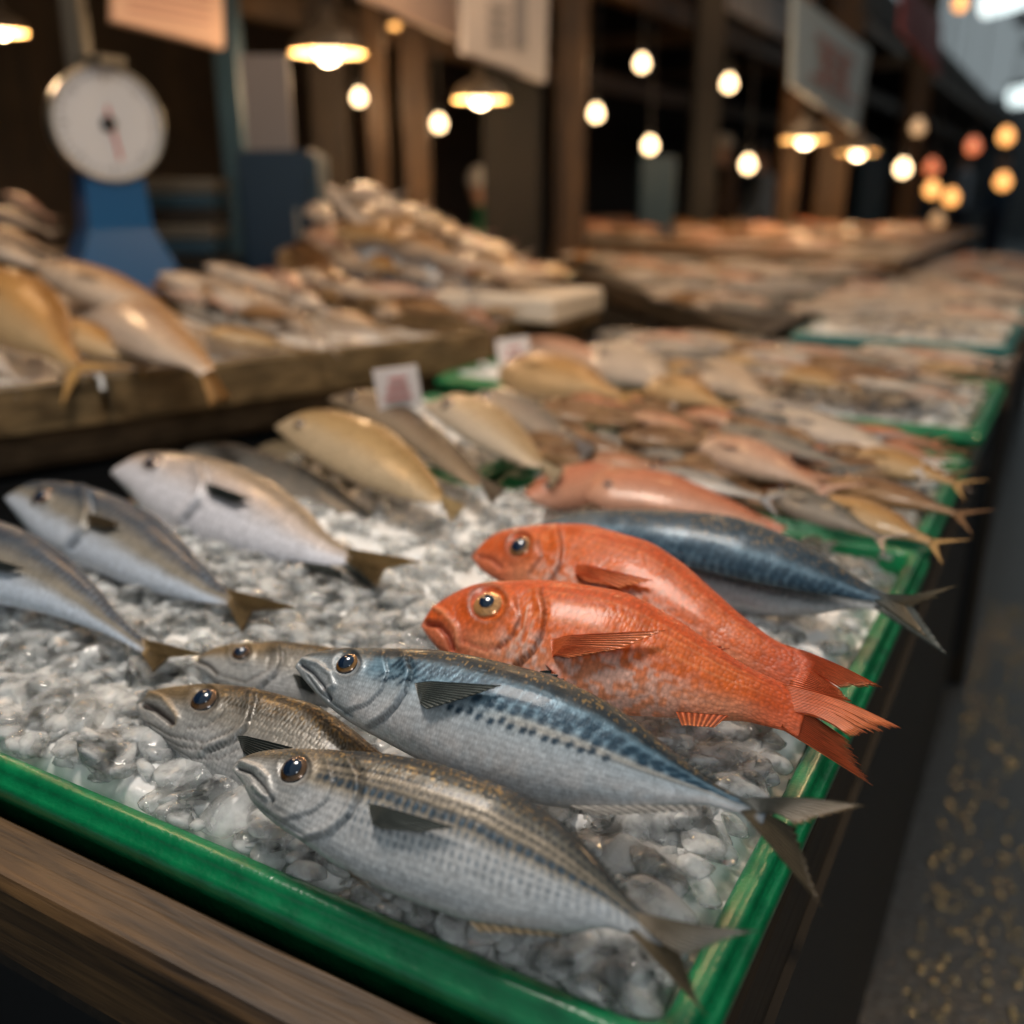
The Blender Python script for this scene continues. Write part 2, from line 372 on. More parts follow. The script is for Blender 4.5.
def mk_red(dark=1.0):
    def f(s, q, X, Y):
        n = vnoise(s*22, q*5); n2 = vnoise(s*70+2, q*14)
        q = q+.1; c = mix([.84, .30, .15], [.78, .14, .018], ss(-.6, .0, q)); c = mix(c, [.56, .06, .007], ss(.35, .95, q)*.8)
        c = mix(c, [.85, .50, .40], ss(.25, -.35, q)*ss(.40, .62, n2)*.9*ss(.22, .3, s)*ss(.85, .6, s))
        for q0 in (.2, .38, .54, .7): c = mix(c, [.92, .34, .14], np.exp(-((q-q0)/.03)**2)*.38*ss(.25, .35, s))
        c = mix(c, [.42, .05, .02], ss(.5, .8, n)*ss(.2, .8, q)*.35)
        c = mix(c, [.66, .10, .03], ss(.22, .14, s)*.5); c = mix(c, [.66, .09, .02], ss(.82, .95, s)*.8)
        return c*dark
    return f
def mk_gen(back, flank, belly, spot=None, mid=.25, sf=26, mut=.64):
    back, flank, belly = [np.asarray(z_)*mut*np.array([1, .90, .78]) for z_ in (back, flank, belly)]
    def f(s, q, X, Y):
        n = vnoise(s*30+1, q*6)
        c = mix(belly, flank, ss(-.45, mid, q+.1*n)); c = mix(c, back, ss(mid, .75, q+.12*n))
        if spot is not None: c = mix(c, spot, ss(.3, .9, np.cos(2*math.pi*(s*sf+.8*n)))*ss(-.1, .3, q)*.5)
        return mix(c, c*.55, ss(.25, .2, s)*ss(.2, .6, q)*.6)
    return f
exec_fish = True
#@@HEROES
YEL = (np.array([.36, .17, .05]), np.array([.06, .05, .05]), .64)
DRK = (np.array([.16, .08, .035]), np.array([.04, .04, .04]), .60)
fc = np.array([.10, .11, .10]); fb = np.array([.23, .17, .10])
ICEZ = .80
# striped mackerel nearest the front rim
hero('mackerel', 'striped silver mackerel with dotted dark back lines, nearest the front green rim', 'fish',
  [(237, 763), (246, 757), (262, 752), (300, 750), (350, 752), (400, 757), (450, 768), (500, 785), (540, 808), (570, 830), (600, 862), (625, 893), (648, 913), (668, 919)],
  [(237, 772), (243, 784), (254, 804), (275, 824), (305, 844), (340, 868), (390, 893), (440, 912), (490, 927), (530, 934), (575, 932), (610, 929), (640, 938), (664, 947)],
  .842, math.radians(38), col_h2, HORSE, eye=(294, 769, 15), N=300, Mr=110, thick=.58, eyecol=DRK,
  lines=[([(352, 760), (361, 775), (360, 795), (350, 815), (330, 833), (300, 842)], 'step', 5, 2.2), ([(330, 762), (334, 782), (328, 800), (312, 812), (285, 820)], 'step', 2.2, 1.8),
         ([(238, 768), (250, 772), (262, 785), (272, 800)], 'dark', 4, 2.0, np.array([.03, .03, .03]), .85), ([(242, 762), (258, 768), (268, 778), (272, 794), (264, 796), (254, 786)], 'lite', 3, 3, np.array([.55, .54, .52]), .5),
         ([(250, 800), (275, 818), (305, 836)], 'dark', 1.5, 1.3, np.array([.1, .1, .1]), .5), ([(256, 794), (280, 811), (300, 822)], 'dark', 1.2, 1.2, np.array([.1, .1, .1]), .4)],
  fins=[dict(name='pectoral_fin', root=[(366, 803), (372, 824)], tip=[(459, 831), (425, 836), (384, 832)], on='body', col=fc*.75, col2=fc*1.2, rays=12, lift=.003, rag=.05),
        dict(name='pelvic_fin', root=[(345, 868), (352, 876)], tip=[(392, 905), (400, 912)], on='body', col=fb, col2=fb*1.6, rays=4, lift=.002, rag=.05),
        dict(name='dorsal_fin', root=[(560, 824), (625, 893)], tip=[(566, 822), (632, 891)], col=fc*.6, rays=12, rag=.3),
        dict(name='anal_fin', root=[(470, 922), (560, 934)], tip=[(480, 932), (562, 937)], col=fb*1.3, rays=8, h=.012)],
  tail=[dict(root=[(648, 914), (650, 932)], tip=[(762, 932), (686, 956)], col=fb*.9, col2=fc*.8, rays=9, rag=.10, th=.0016, rise=.008, bow=-3),
        dict(root=[(651, 926), (640, 944)], tip=[(684, 958), (709, 1019)], col=fb*.9, col2=fb*.7, rays=9, rag=.12, th=.0016, rise=-.004)])
# blue spotted mackerel above it
hero('mackerel', 'long blue mackerel with dark flank spots, uppermost of the front pile, below the red snappers', 'fish',
  [(299, 662), (306, 656), (322, 652), (350, 650), (400, 651), (450, 654), (500, 664), (550, 677), (600, 699), (640, 725), (680, 757), (715, 783), (742, 797), (768, 803)],
  [(299, 669), (306, 682), (325, 703), (350, 722), (375, 736), (420, 760), (470, 784), (520, 799), (570, 807), (620, 810), (670, 808), (710, 806), (738, 813), (764, 825)],
  .872, math.radians(36), col_h1, MACK, eye=(347, 663, 12.5), N=320, Mr=110, thick=.58, eyecol=YEL,
  lines=[([(408, 660), (412, 672), (406, 690), (396, 706), (384, 718), (368, 728)], 'step', 5, 2.2), ([(385, 658), (388, 672), (382, 690), (368, 704), (345, 712)], 'step', 2.2, 1.8),
         ([(301, 664), (312, 672), (322, 684), (330, 698)], 'dark', 4, 2.0, np.array([.02, .02, .03]), .85), ([(304, 660), (318, 664), (330, 674), (334, 686), (326, 690)], 'lite', 3, 2.6, np.array([.40, .43, .45]), .6),
         ([(308, 676), (318, 690), (334, 704), (352, 716)], 'dark', 1.5, 1.3, np.array([.08, .1, .12]), .6)],
  fins=[dict(name='pectoral_fin', root=[(413, 683), (420, 704)], tip=[(504, 690), (470, 702), (430, 713)], on='body', col=fc*.8, col2=fc*1.3, rays=12, lift=.003, rag=.05),
        dict(name='dorsal_fin', root=[(540, 672), (715, 782)], tip=[(552, 671), (722, 779)], col=fc*.45, rays=26, rag=.4),
        dict(name='anal_fin', root=[(570, 806), (700, 806)], tip=[(600, 816), (704, 810)], col=np.array([.5, .45, .4]), rays=12, h=.006)],
  tail=[dict(root=[(756, 801), (764, 815)], tip=[(866, 807), (797, 827)], col=fc*.8, col2=fb*.7, rays=9, rag=.10, th=.0016, rise=.008, bow=5),
        dict(root=[(764, 812), (752, 825)], tip=[(797, 829), (824, 909)], col=fb*.7, col2=fb*.5, rays=9, rag=.10, th=.0016, rise=-.006)])
# dark gold-headed fish, mouth open, half under the striped mackerel
hero('sea_bream', 'dark gold-headed fish with gaping mouth, partly under the striped mackerel', 'fish',
  [(143, 700), (155, 691), (170, 688), (200, 686), (235, 687), (270, 693), (310, 704), (345, 724), (375, 748), (410, 775), (440, 795), (460, 805)],
  [(143, 712), (152, 728), (170, 746), (195, 768), (220, 786), (250, 800), (285, 815), (330, 830), (370, 835), (410, 832), (440, 825), (460, 822)],
  .815, math.radians(30), col_dark, DARKF, eye=(204, 699, 13), N=200, Mr=90, thick=.46, eyecol=DRK,
  lines=[([(255, 694), (252, 712), (246, 728), (232, 742), (205, 752)], 'step', 4, 2.0), ([(144, 704), (154, 707), (166, 716), (172, 722)], 'dark', 8, 3.2, np.array([.05, .025, .015]), .9),
         ([(150, 693), (163, 698), (171, 708), (178, 718), (172, 725)], 'lite', 3, 2.4, np.array([.42, .30, .17]), .6),
         ([(148, 722), (170, 735), (205, 742), (232, 730)], 'dark', 2, 1.4, np.array([.07, .06, .05]), .7), ([(155, 732), (180, 746), (210, 750), (240, 736)], 'dark', 2, 1.4, np.array([.07, .06, .05]), .7), ([(165, 742), (190, 757), (218, 758), (243, 745)], 'dark', 2, 1.3, np.array([.1, .09, .08]), .6),
         ([(186, 728), (205, 726), (222, 715)], 'dark', 1.5, 1.3, np.array([.08, .07, .06]), .6)],
  fins=[dict(name='pectoral_fin', root=[(236, 736), (243, 752)], tip=[(296, 752), (275, 760), (252, 762)], on='body', col=fc*.5, col2=fc*.6, rays=9, lift=.003, rag=.05)])
hero('sea_bream', 'golden-brown fish head lying behind the gaping one, its body tucked behind the blue mackerel', 'fish',
  [(197, 659), (208, 651), (225, 646), (250, 644), (290, 643), (330, 648), (370, 655), (420, 668), (460, 685), (500, 705)],
  [(197, 666), (206, 674), (222, 684), (250, 693), (290, 702), (340, 712), (380, 720), (430, 726), (470, 725), (500, 722)],
  .812, math.radians(30), col_dark, DARKF, eye=(241, 652, 9.5), N=150, Mr=80, thick=.42, eyecol=DRK,
  lines=[([(281, 650), (282, 662), (276, 674), (262, 686)], 'step', 4, 2.0), ([(198, 661), (208, 665), (216, 673)], 'dark', 3, 2, np.array([.06, .04, .03]), .8),
         ([(222, 676), (245, 682), (268, 670), (270, 656)], 'dark', 1.5, 1.3, np.array([.1, .08, .06]), .6)],
  fins=[dict(name='pectoral_fin', root=[(292, 674), (298, 688)], tip=[(325, 690), (315, 698)], on='body', col=fc*.5, rays=8, lift=.003)])
rf = np.array([.62, .11, .03]); rf2 = np.array([.80, .22, .08]); REYE = (np.array([.85, .42, .16]), np.array([.85, .30, .10]), .45)
hero('red_snapper', 'larger orange-red snapper with open mouth and long forked tail over the rim', 'fish',
  [(426, 618), (434, 608), (445, 600), (471, 588), (509, 583), (564, 584), (619, 593), (673, 618), (706, 640), (750, 668), (785, 684), (806, 692)],
  [(426, 628), (430, 640), (442, 652), (470, 668), (520, 690), (560, 702), (610, 712), (662, 716), (706, 720), (750, 722), (785, 731), (803, 738)],
  .862, math.radians(36), mk_red(), REDF, eye=(488, 604, 17), N=240, Mr=90, thick=.44, eyecol=REYE,
  lines=[([(541, 592), (545, 610), (543, 632), (534, 650), (515, 668)], 'step', 5, 2.4), ([(516, 600), (520, 618), (512, 636), (495, 650)], 'step', 2, 2),
         ([(427, 623), (438, 624), (447, 634), (452, 648)], 'dark', 7, 2.8, np.array([.25, .03, .015]), .85), ([(434, 608), (444, 614), (456, 628), (458, 646)], 'lite', 3, 2.4, np.array([.80, .30, .14]), .6),
         ([(462, 640), (485, 650), (505, 645)], 'dark', 2, 1.6, np.array([.45, .06, .03]), .5), ([(528, 606), (524, 630), (508, 655)], 'lite', 2, 1.6, np.array([.85, .5, .35]), .5), ([(534, 620), (526, 645), (515, 660)], 'lite', 2, 1.3, np.array([.85, .5, .35]), .5)],
  fins=[dict(name='pectoral_fin', root=[(547, 640), (552, 657)], tip=[(668, 637), (625, 656), (572, 664)], on='body', col=rf, col2=rf2, rays=14, lift=.004, rag=.08, flare=2),
        dict(name='pelvic_fin', root=[(545, 664), (556, 676)], tip=[(568, 690), (552, 692)], on='body', col=rf, col2=rf2, rays=7, lift=.003),
        dict(name='anal_fin', root=[(676, 712), (728, 716)], tip=[(682, 726), (714, 728)], col=rf, col2=rf2, rays=8, h=.01),
        dict(name='dorsal_fin', root=[(530, 586), (720, 650)], tip=[(545, 582), (730, 649)], col=rf*.8, rays=22, rag=.4)],
  tail=[dict(root=[(798, 691), (800, 716)], tip=[(901, 729), (851, 738)], col=rf, col2=rf2*.85, rays=17, rag=.16, th=.0018, bow=6, rise=.01),
        dict(root=[(800, 708), (794, 736)], tip=[(850, 742), (873, 786)], col=rf, col2=rf2*.85, rays=16, rag=.20, th=.0018, rise=-.01)])
hero('red_snapper', 'smaller orange-red snapper lying behind the larger one, in front of the blue mackerels', 'fish',
  [(477, 551), (483, 544), (496, 535), (520, 529), (555, 526), (600, 529), (645, 542), (680, 562), (715, 592), (750, 622), (785, 645), (812, 655)],
  [(477, 560), (484, 572), (500, 582), (530, 600), (570, 618), (620, 635), (670, 652), (710, 664), (750, 676), (785, 688), (808, 694)],
  .866, math.radians(36), mk_red(.92), REDF, eye=(520, 546, 12), N=180, Mr=80, thick=.42, eyecol=(REYE[0]*.5, REYE[1]*.6, .6),
  lines=[([(560, 532), (563, 548), (560, 566), (552, 580)], 'step', 4, 2.2), ([(479, 556), (490, 558), (500, 566)], 'dark', 3, 2, np.array([.3, .04, .02]), .7), ([(538, 540), (542, 556), (530, 572)], 'step', 2, 2)],
  fins=[dict(name='pectoral_fin', root=[(572, 564), (575, 575)], tip=[(656, 586), (625, 594), (588, 586)], on='body', col=rf, col2=rf2, rays=11, lift=.003, rag=.08, flare=2)],
  tail=[dict(root=[(800, 652), (802, 672)], tip=[(882, 688), (842, 689)], col=rf, col2=rf2*.8, rays=13, rag=.14, th=.0018, bow=3), dict(root=[(802, 664), (798, 690)], tip=[(840, 690), (852, 702)], col=rf, col2=rf2*.8, rays=12, rag=.18, th=.0018)])
# two blue mackerels behind the snappers
for k, (lab, T, B, zz, tl) in enumerate([
  ('dark blue mackerel behind the red snappers, its grey forked tail hanging over the right rim',
   [(588, 533), (610, 526), (650, 524), (700, 533), (750, 546), (800, 568), (845, 590), (875, 600), (896, 602)], [(588, 540), (620, 560), (660, 585), (710, 604), (760, 614), (810, 614), (850, 609), (878, 610), (894, 613)], .838,
   [dict(root=[(890, 601), (892, 608)], tip=[(958, 586), (912, 606)], col=fc, col2=fb*1.3, rays=12, rag=.1, th=.0018), dict(root=[(892, 604), (884, 614)], tip=[(914, 608), (951, 658)], col=fc, col2=fc*1.2, rays=13, rag=.1, th=.0018)]),
  ('blue-backed mackerel farthest back in the front tray, just in front of the salmon-pink fish',
   [(545, 520), (570, 514), (610, 511), (670, 512), (730, 518), (790, 538), (840, 566), (875, 588), (892, 596)], [(545, 527), (580, 540), (630, 552), (690, 566), (750, 580), (800, 590), (850, 598), (876, 602), (890, 605)], .862,
   [dict(root=[(886, 595), (888, 602)], tip=[(940, 598), (905, 604)], col=fc, col2=fb, rays=10, rag=.1, th=.0018), dict(root=[(888, 600), (882, 606)], tip=[(905, 606), (930, 640)], col=fc, col2=fb, rays=10, rag=.1, th=.0018)])]):
    hero('mackerel', lab, 'fish', T, B, zz, math.radians(34), (lambda s, q, X, Y: mix(col_h1(s, q*.5+.62, X, Y), [.05, .09, .13], .35)) if k else (lambda s, q, X, Y: mix(mix(col_h1(s, q+.3, X, Y), col_h2(s, q+.15, X, Y), .5), [.03, .05, .07], .25)), MACK, N=160, Mr=70, thick=.45, tail=tl)
# fish along the left of the front tray
col_l = lambda s, q, X, Y: mix(mix(mk_gen((.03, .05, .08), (.34, .30, .24), (.80, .88, 1.0), None, .1, 26, np.array([.92, 1.03, 1.2]))(s, q+.15, X, Y), [.20, .27, .34], ss(.5, .9, np.cos(2*math.pi*s*48+q*4))*.35*ss(-.1, .3, q)), [.30, .20, .10], ss(.93, 1, s)*.7)
tf = np.array([.28, .19, .09])
hero('mackerel', 'blue-backed silver mackerel cut by the left frame edge, nearest the front of the left trio', 'fish',
  [(-112, 560), (-100, 540), (-70, 524), (-30, 518), (0, 523), (35, 536), (70, 560), (100, 590), (122, 618), (143, 637), (158, 645)],
  [(-112, 568), (-95, 585), (-60, 596), (-20, 600), (15, 606), (55, 616), (95, 630), (122, 642), (140, 652), (152, 658)],
  .822, math.radians(28), col_l, MACK, N=150, Mr=70, thick=.5,
  fins=[dict(name='pectoral_fin', root=[(-25, 556), (-20, 568)], tip=[(28, 573), (12, 575)], on='body', col=fc*.7, rays=9, lift=.003)],
  tail=[dict(root=[(150, 642), (150, 652)], tip=[(201, 655), (172, 657)], col=tf, col2=tf*1.1, rays=10, th=.0018), dict(root=[(152, 648), (144, 657)], tip=[(170, 658), (154, 673)], col=tf*1.5, col2=tf*.8, rays=10, th=.0018)])
hero('mackerel', 'silver mackerel with blue back and brownish tail, middle of the left trio', 'fish',
  [(12, 494), (20, 487), (38, 483), (70, 485), (110, 495), (150, 513), (180, 538), (205, 566), (225, 586), (243, 595)],
  [(12, 503), (20, 520), (40, 542), (70, 560), (110, 577), (150, 590), (190, 600), (215, 604), (236, 607)],
  .828, math.radians(30), col_l, MACK, eye=(42, 497, 7), eyecol=DRK, N=150, Mr=70, thick=.5,
  lines=[([(88, 492), (92, 510), (85, 530), (70, 548)], 'step', 4, 2.4)],
  fins=[dict(name='pectoral_fin', root=[(84, 514), (88, 526)], tip=[(124, 528), (110, 532)], on='body', col=np.array([.35, .25, .14])*.5, rays=9, lift=.003)],
  tail=[dict(root=[(234, 592), (236, 602)], tip=[(298, 609), (256, 611)], col=tf, col2=tf, rays=10, th=.0018), dict(root=[(236, 598), (230, 607)], tip=[(254, 612), (243, 634)], col=tf, col2=tf*.8, rays=10, th=.0018)])
hero('sea_bass', 'plump silvery bass with tan back and spread yellow-brown tail, rear of the left trio', 'fish',
  [(121, 466), (128, 459), (150, 455), (190, 457), (235, 467), (275, 485), (310, 513), (335, 540), (358, 553)],
  [(121, 478), (128, 492), (150, 515), (190, 537), (235, 553), (280, 563), (320, 566), (345, 564), (356, 563)],
  .832, math.radians(32), mk_gen((.30, .24, .17), (.56, .50, .46), (.88, .92, 1.0), None, .35, 26, np.array([.95, 1.0, 1.14])), GENF, eye=(152, 463, 7), eyecol=DRK, N=150, Mr=70, thick=.55,
  lines=[([(202, 464), (208, 482), (200, 502), (185, 520)], 'step', 4, 2.4)],
  fins=[dict(name='pectoral_fin', root=[(204, 484), (208, 495)], tip=[(255, 504), (238, 507)], on='body', col=fc*.6, rays=9, lift=.004),
        dict(name='pelvic_fin', root=[(300, 562), (330, 566)], tip=[(312, 572), (352, 584)], col=fc*.8, rays=8, h=.01), dict(name='anal_fin', root=[(340, 566), (356, 564)], tip=[(365, 586), (378, 592)], col=fc*.8, rays=8, h=.0)],
  tail=[dict(root=[(350, 550), (352, 558)], tip=[(424, 563), (385, 570)], col=tf, col2=tf*1.5, rays=11, th=.0018), dict(root=[(352, 555), (350, 565)], tip=[(386, 572), (378, 588)], col=tf, col2=tf, rays=10, th=.0018)])
for lab, T, B, cf, zz in [
  ('dark grey fish lying between the plump bass and the green rim', [(188, 452), (200, 446), (240, 447), (290, 462), (330, 482), (365, 508), (392, 530)], [(188, 460), (215, 480), (260, 500), (310, 520), (350, 534), (375, 538), (390, 538)], ((.04, .05, .06), (.12, .14, .16), (.35, .35, .34)), .80),
  ('thin dark fish with olive back pressed against the rear green rim', [(262, 447), (280, 441), (310, 448), (340, 464), (370, 488), (395, 512), (410, 524)], [(262, 453), (285, 468), (320, 484), (350, 502), (375, 518), (395, 528), (408, 531)], ((.08, .08, .06), (.20, .18, .12), (.35, .32, .25)), .79)]:
    hero('sea_bass', lab, 'fish', T, B, zz, math.radians(25), mk_gen(*cf), GENF, N=90, Mr=50, thick=.45,
      tail=[dict(root=[T[-1], B[-1]], tip=[(T[-1][0]+28, T[-1][1]+12), (B[-1][0]+8, B[-1][1]+20)], col=fc, rays=8, th=.0018)])
for nm, lab, T, B, cf, zz in [
  ('flatfish', 'broad golden-yellow fish lying on the rear tray rim behind the plump bass', [(285, 424), (292, 417), (312, 412), (345, 414), (380, 426), (410, 448), (432, 474), (444, 497)], [(285, 433), (295, 448), (320, 465), (350, 480), (385, 492), (410, 500), (430, 503), (442, 504)], ((.42, .27, .10), (.62, .46, .24), (.78, .66, .48)), .862),
  ('sea_bass', 'grey-brown speckled fish to the right of the broad golden one', [(335, 397), (345, 390), (375, 392), (410, 408), (440, 430), (465, 455), (484, 480)], [(335, 404), (360, 418), (395, 438), (425, 458), (450, 475), (470, 486), (482, 488)], ((.10, .08, .06), (.26, .20, .14), (.45, .38, .30)), .855),
  ('sea_bass', 'cream-bellied fish with bright back to the right of the speckled one', [(430, 404), (440, 396), (465, 395), (495, 405), (520, 425), (536, 448), (543, 462)], [(430, 412), (448, 428), (475, 445), (500, 456), (520, 464), (535, 468), (542, 470)], ((.40, .28, .14), (.62, .50, .34), (.85, .78, .68)), .86),
  ('sea_bass', 'slate-grey fish lying behind the cream-bellied one', [(468, 398), (478, 390), (505, 389), (530, 398), (550, 412), (566, 428), (575, 438)], [(468, 402), (490, 415), (515, 428), (540, 438), (558, 443), (570, 444), (574, 443)], ((.12, .12, .12), (.32, .29, .28), (.55, .50, .46)), .85),
  ('red_snapper', 'salmon-pink fish with its head under the ice, behind the blue mackerels', [(590, 492), (600, 476), (625, 468), (665, 474), (700, 487), (735, 503), (765, 518)], [(590, 500), (610, 510), (650, 514), (690, 520), (725, 525), (750, 526), (764, 525)], ((.70, .20, .09), (.80, .33, .20), (.85, .48, .36)), .835),
  ('red_snapper', 'short salmon-pink fish left of the longer salmon one', [(528, 492), (540, 478), (560, 470), (585, 464), (605, 462), (618, 466), (626, 472)], [(528, 498), (545, 506), (565, 508), (585, 505), (605, 498), (618, 488), (626, 480)], ((.66, .20, .10), (.78, .32, .20), (.80, .42, .30)), .84)]:
    hero(nm, lab, 'fish', T, B, zz, math.radians(25), mk_gen(*cf), GENF, N=90, Mr=50, thick=.4, eye=(T[1][0]+8, T[1][1]+8, 4), eyecol=DRK,
      tail=None if 'short salmon' in lab else [dict(root=[T[-1], B[-1]], tip=[(T[-1][0]+22, T[-1][1]+10), (B[-1][0]+10, B[-1][1]+20)], col=np.array(cf[1])*.7, rays=8, th=.0018)])
# ------------------------------------------------------------------ generic fish for the piles behind
PROTO = {}
def proto_fish(key, name, cf, depth=.24, thick=.5, eye=True):
    if key in PROTO: return PROTO[key]
    N, Mr = 46, 24; s = np.linspace(0, 1, N)
    hs = crom([0, .06, .18, .38, .62, .85, 1], [.06, .42, .82, 1, .8, .3, .17], s)*depth/2; cy = crom([0, .3, .7, 1], [-.012, .0, .005, 0], s)
    TH = np.linspace(0, 2*math.pi, Mr, endpoint=False); q = np.cos(TH)[None, :]*np.ones((N, 1)); x = (-.5+.84*s)[:, None]*np.ones((1, Mr))
    y = cy[:, None]+hs[:, None]*q; z = hs[:, None]*thick*2*.5*2*np.sin(TH)[None, :]*.5
    z = z+.004*np.exp(-((s-.23)/.02)**2)[:, None]*np.sign(np.sin(TH))[None, :]
    C = np.array(mk_gen(*cf)(s[:, None]*np.ones((1, Mr)), q, x, y)); C = mix(C, C*.4, np.exp(-((s[:, None]*np.ones((1, Mr))-.25)/.008)**2)*.7)
    V = np.stack([x, y, z], -1).reshape(-1, 3); Fc = gridf(N, Mr, True).tolist()+[list(range(Mr)), list(reversed(range((N-1)*Mr, N*Mr)))]
    uv = np.stack([s[:, None]*np.ones((1, Mr)), np.ones((N, 1))*TH[None, :]/6.283], -1).reshape(-1, 2)
    ob = mesh(name, V, Fc, GENF, None, C.reshape(-1, 3), uv, True); kids = []
    fcol = np.array(cf[1])*.55
    K = 17; Vt = []; Ct = []
    for sd in (1, -1):
        for i in range(6):
            u = i/5
            for j in range(K):
                f = (j/(K-1))*2-1; ln = .05+.13*abs(f)**1.1
                Vt.append((.325+u*ln, f*(.02+u*.10), sd*.003*(1-.6*u)+.0025*(j % 2)*u)); Ct.append(fcol*(.7+.5*(j % 2)))
    n1 = 6*K; Fc = np.concatenate([gridf(6, K, False), gridf(6, K, False)[:, ::-1]+n1])
    mesh('tail_fin', Vt, Fc, FIN, ob, np.array(Ct), None, True)
    Vt = []; Ct = []
    for sd in (1, -1):
        for i in range(5):
            u = i/4
            for j in range(9):
                f = j/8; Vt.append((-.26+u*.13*(1-.5*f), -.01-f*.035*(1-.3*u), depth*.5*thick+.004+u*.006+sd*.0015+.001*(j % 2))); Ct.append(fcol*(.6+.4*(j % 2)))
    Fc = np.concatenate([gridf(5, 9, False), gridf(5, 9, False)[:, ::-1]+45]); mesh('pectoral_fin', Vt, Fc, FIN, ob, np.array(Ct), None, True)
    b = MB(); b.lathe((-.42, .022, depth*.5*thick*.60), [(.014, -.006), (.014, .003), (.010, .007), (.004, .009), (.0005, .0095)], 12); b.build('eye', PUP, ob, smooth=True)
    PROTO[key] = [ob, False, name]; return PROTO[key]
def copy_fish(pr):
    if not pr[1]: pr[1] = True; return pr[0]
    r = pr[0].copy(); COL.objects.link(r)
    for k in pr[0].children:
        c = k.copy(); COL.objects.link(c); c.parent = r
    return r
KINDS = {
 'gold': ('sea_bream', ((.40, .20, .05), (.62, .36, .12), (.75, .55, .32)), .27),
 'goldpale': ('sea_bream', ((.50, .26, .08), (.66, .46, .30), (.80, .68, .58)), .24),
 'pale': ('whiting', ((.42, .32, .24), (.64, .52, .42), (.80, .72, .66)), .20),
 'pink': ('red_mullet', ((.60, .28, .17), (.74, .44, .33), (.82, .64, .56)), .22),
 'red': ('red_snapper', ((.62, .16, .06), (.76, .30, .15), (.80, .50, .36)), .26),
 'brown': ('rockfish', ((.10, .045, .015), (.28, .13, .045), (.46, .28, .14)), .22),
 'silver': ('herring', ((.10, .12, .15), (.42, .42, .44), (.74, .72, .72)), .20),
 'dark': ('mullet', ((.05, .06, .06), (.16, .17, .17), (.42, .40, .38)), .20),
 'white': ('whiting', ((.55, .48, .42), (.74, .68, .64), (.85, .80, .78)), .20)}
def put(kind, p, d, L, tilt, label, group, cat='fish', k=1.0, pit=0.0, th=1.0):
    nm, cf, dep = KINDS[kind]; pr = proto_fish(kind, nm, cf, dep); o = copy_fish(pr)
    _n = math.hypot(d[0], d[1]); X = np.array([d[0]/_n*math.cos(pit), d[1]/_n*math.cos(pit), math.sin(pit)]); pv = np.cross((0, 0, 1), X); pv /= np.linalg.norm(pv)
    if pv@fw < 0: pv = -pv
    Z0 = np.cross(X, pv)
    if Z0[2] < 0: Z0 = -Z0
    Y = math.cos(tilt)*pv+math.sin(tilt)*Z0; Z = np.cross(X, Y)
    flip = 1 if Z[2] > 0 else -1
    Z = Z*flip
    m = Matrix([[X[i]*L, Y[i]*L*k, Z[i]*L*k*th, p[i]] for i in range(3)]+[[0, 0, 0, 1]])
    o.matrix_world = m; tag(o, label, cat, group); return o
def fpx(kind, s, t, z, label, tilt=20, k=1.0, group=None, zt=None):
    S = at(*s, z); E = at(*t, z if zt is None else zt); L = np.linalg.norm(E-S); d = (E-S)/L
    return put(kind, (S+E)/2, d[:2], L, math.radians(tilt), label, group, k=k, pit=math.asin(d[2]))
def fpd(kind, s, t, ds, dt, label, tilt=20, k=1.0, group=None):
    S = atd(*s, ds); E = atd(*t, dt); L = np.linalg.norm(E-S); d = (E-S)/L
    return put(kind, (S+E)/2, d[:2], L, math.radians(tilt), label, group, k=k, pit=math.asin(d[2]))
#@@TRAYS
GREEN, nt, b = pmat('green_plastic', (.0, .19, .065), .3); b.inputs['Coat Weight'].default_value = .4; b.inputs['Coat Roughness'].default_value = .2
n = nd(nt, 'ShaderNodeTexNoise'); n.inputs['Scale'].default_value = 45; n.inputs['Detail'].default_value = 6; tc = nd(nt, 'ShaderNodeTexCoord'); nt.links.new(tc.outputs['Object'], n.inputs['Vector'])
cr = nd(nt, 'ShaderNodeValToRGB'); e = cr.color_ramp.elements; e[0].position = .3; e[0].color = (.0, .13, .045, 1); e[1].position = .62; e[1].color = (.002, .21, .072, 1)
x = e.new(.76); x.color = (.004, .21, .072, 1); x = e.new(.80); x.color = (.30, .32, .06, 1)
nt.links.new(n.outputs[0], cr.inputs[0]); nt.links.new(cr.outputs[0], b.inputs['Base Color'])
n = nd(nt, 'ShaderNodeTexNoise'); n.inputs['Scale'].default_value = 240; nt.links.new(tc.outputs['Object'], n.inputs['Vector']); bump(nt, b, n.outputs[0], .5, .0012)
TEAL, _, _ = pmat('teal_plastic', (.01, .14, .14), .35)
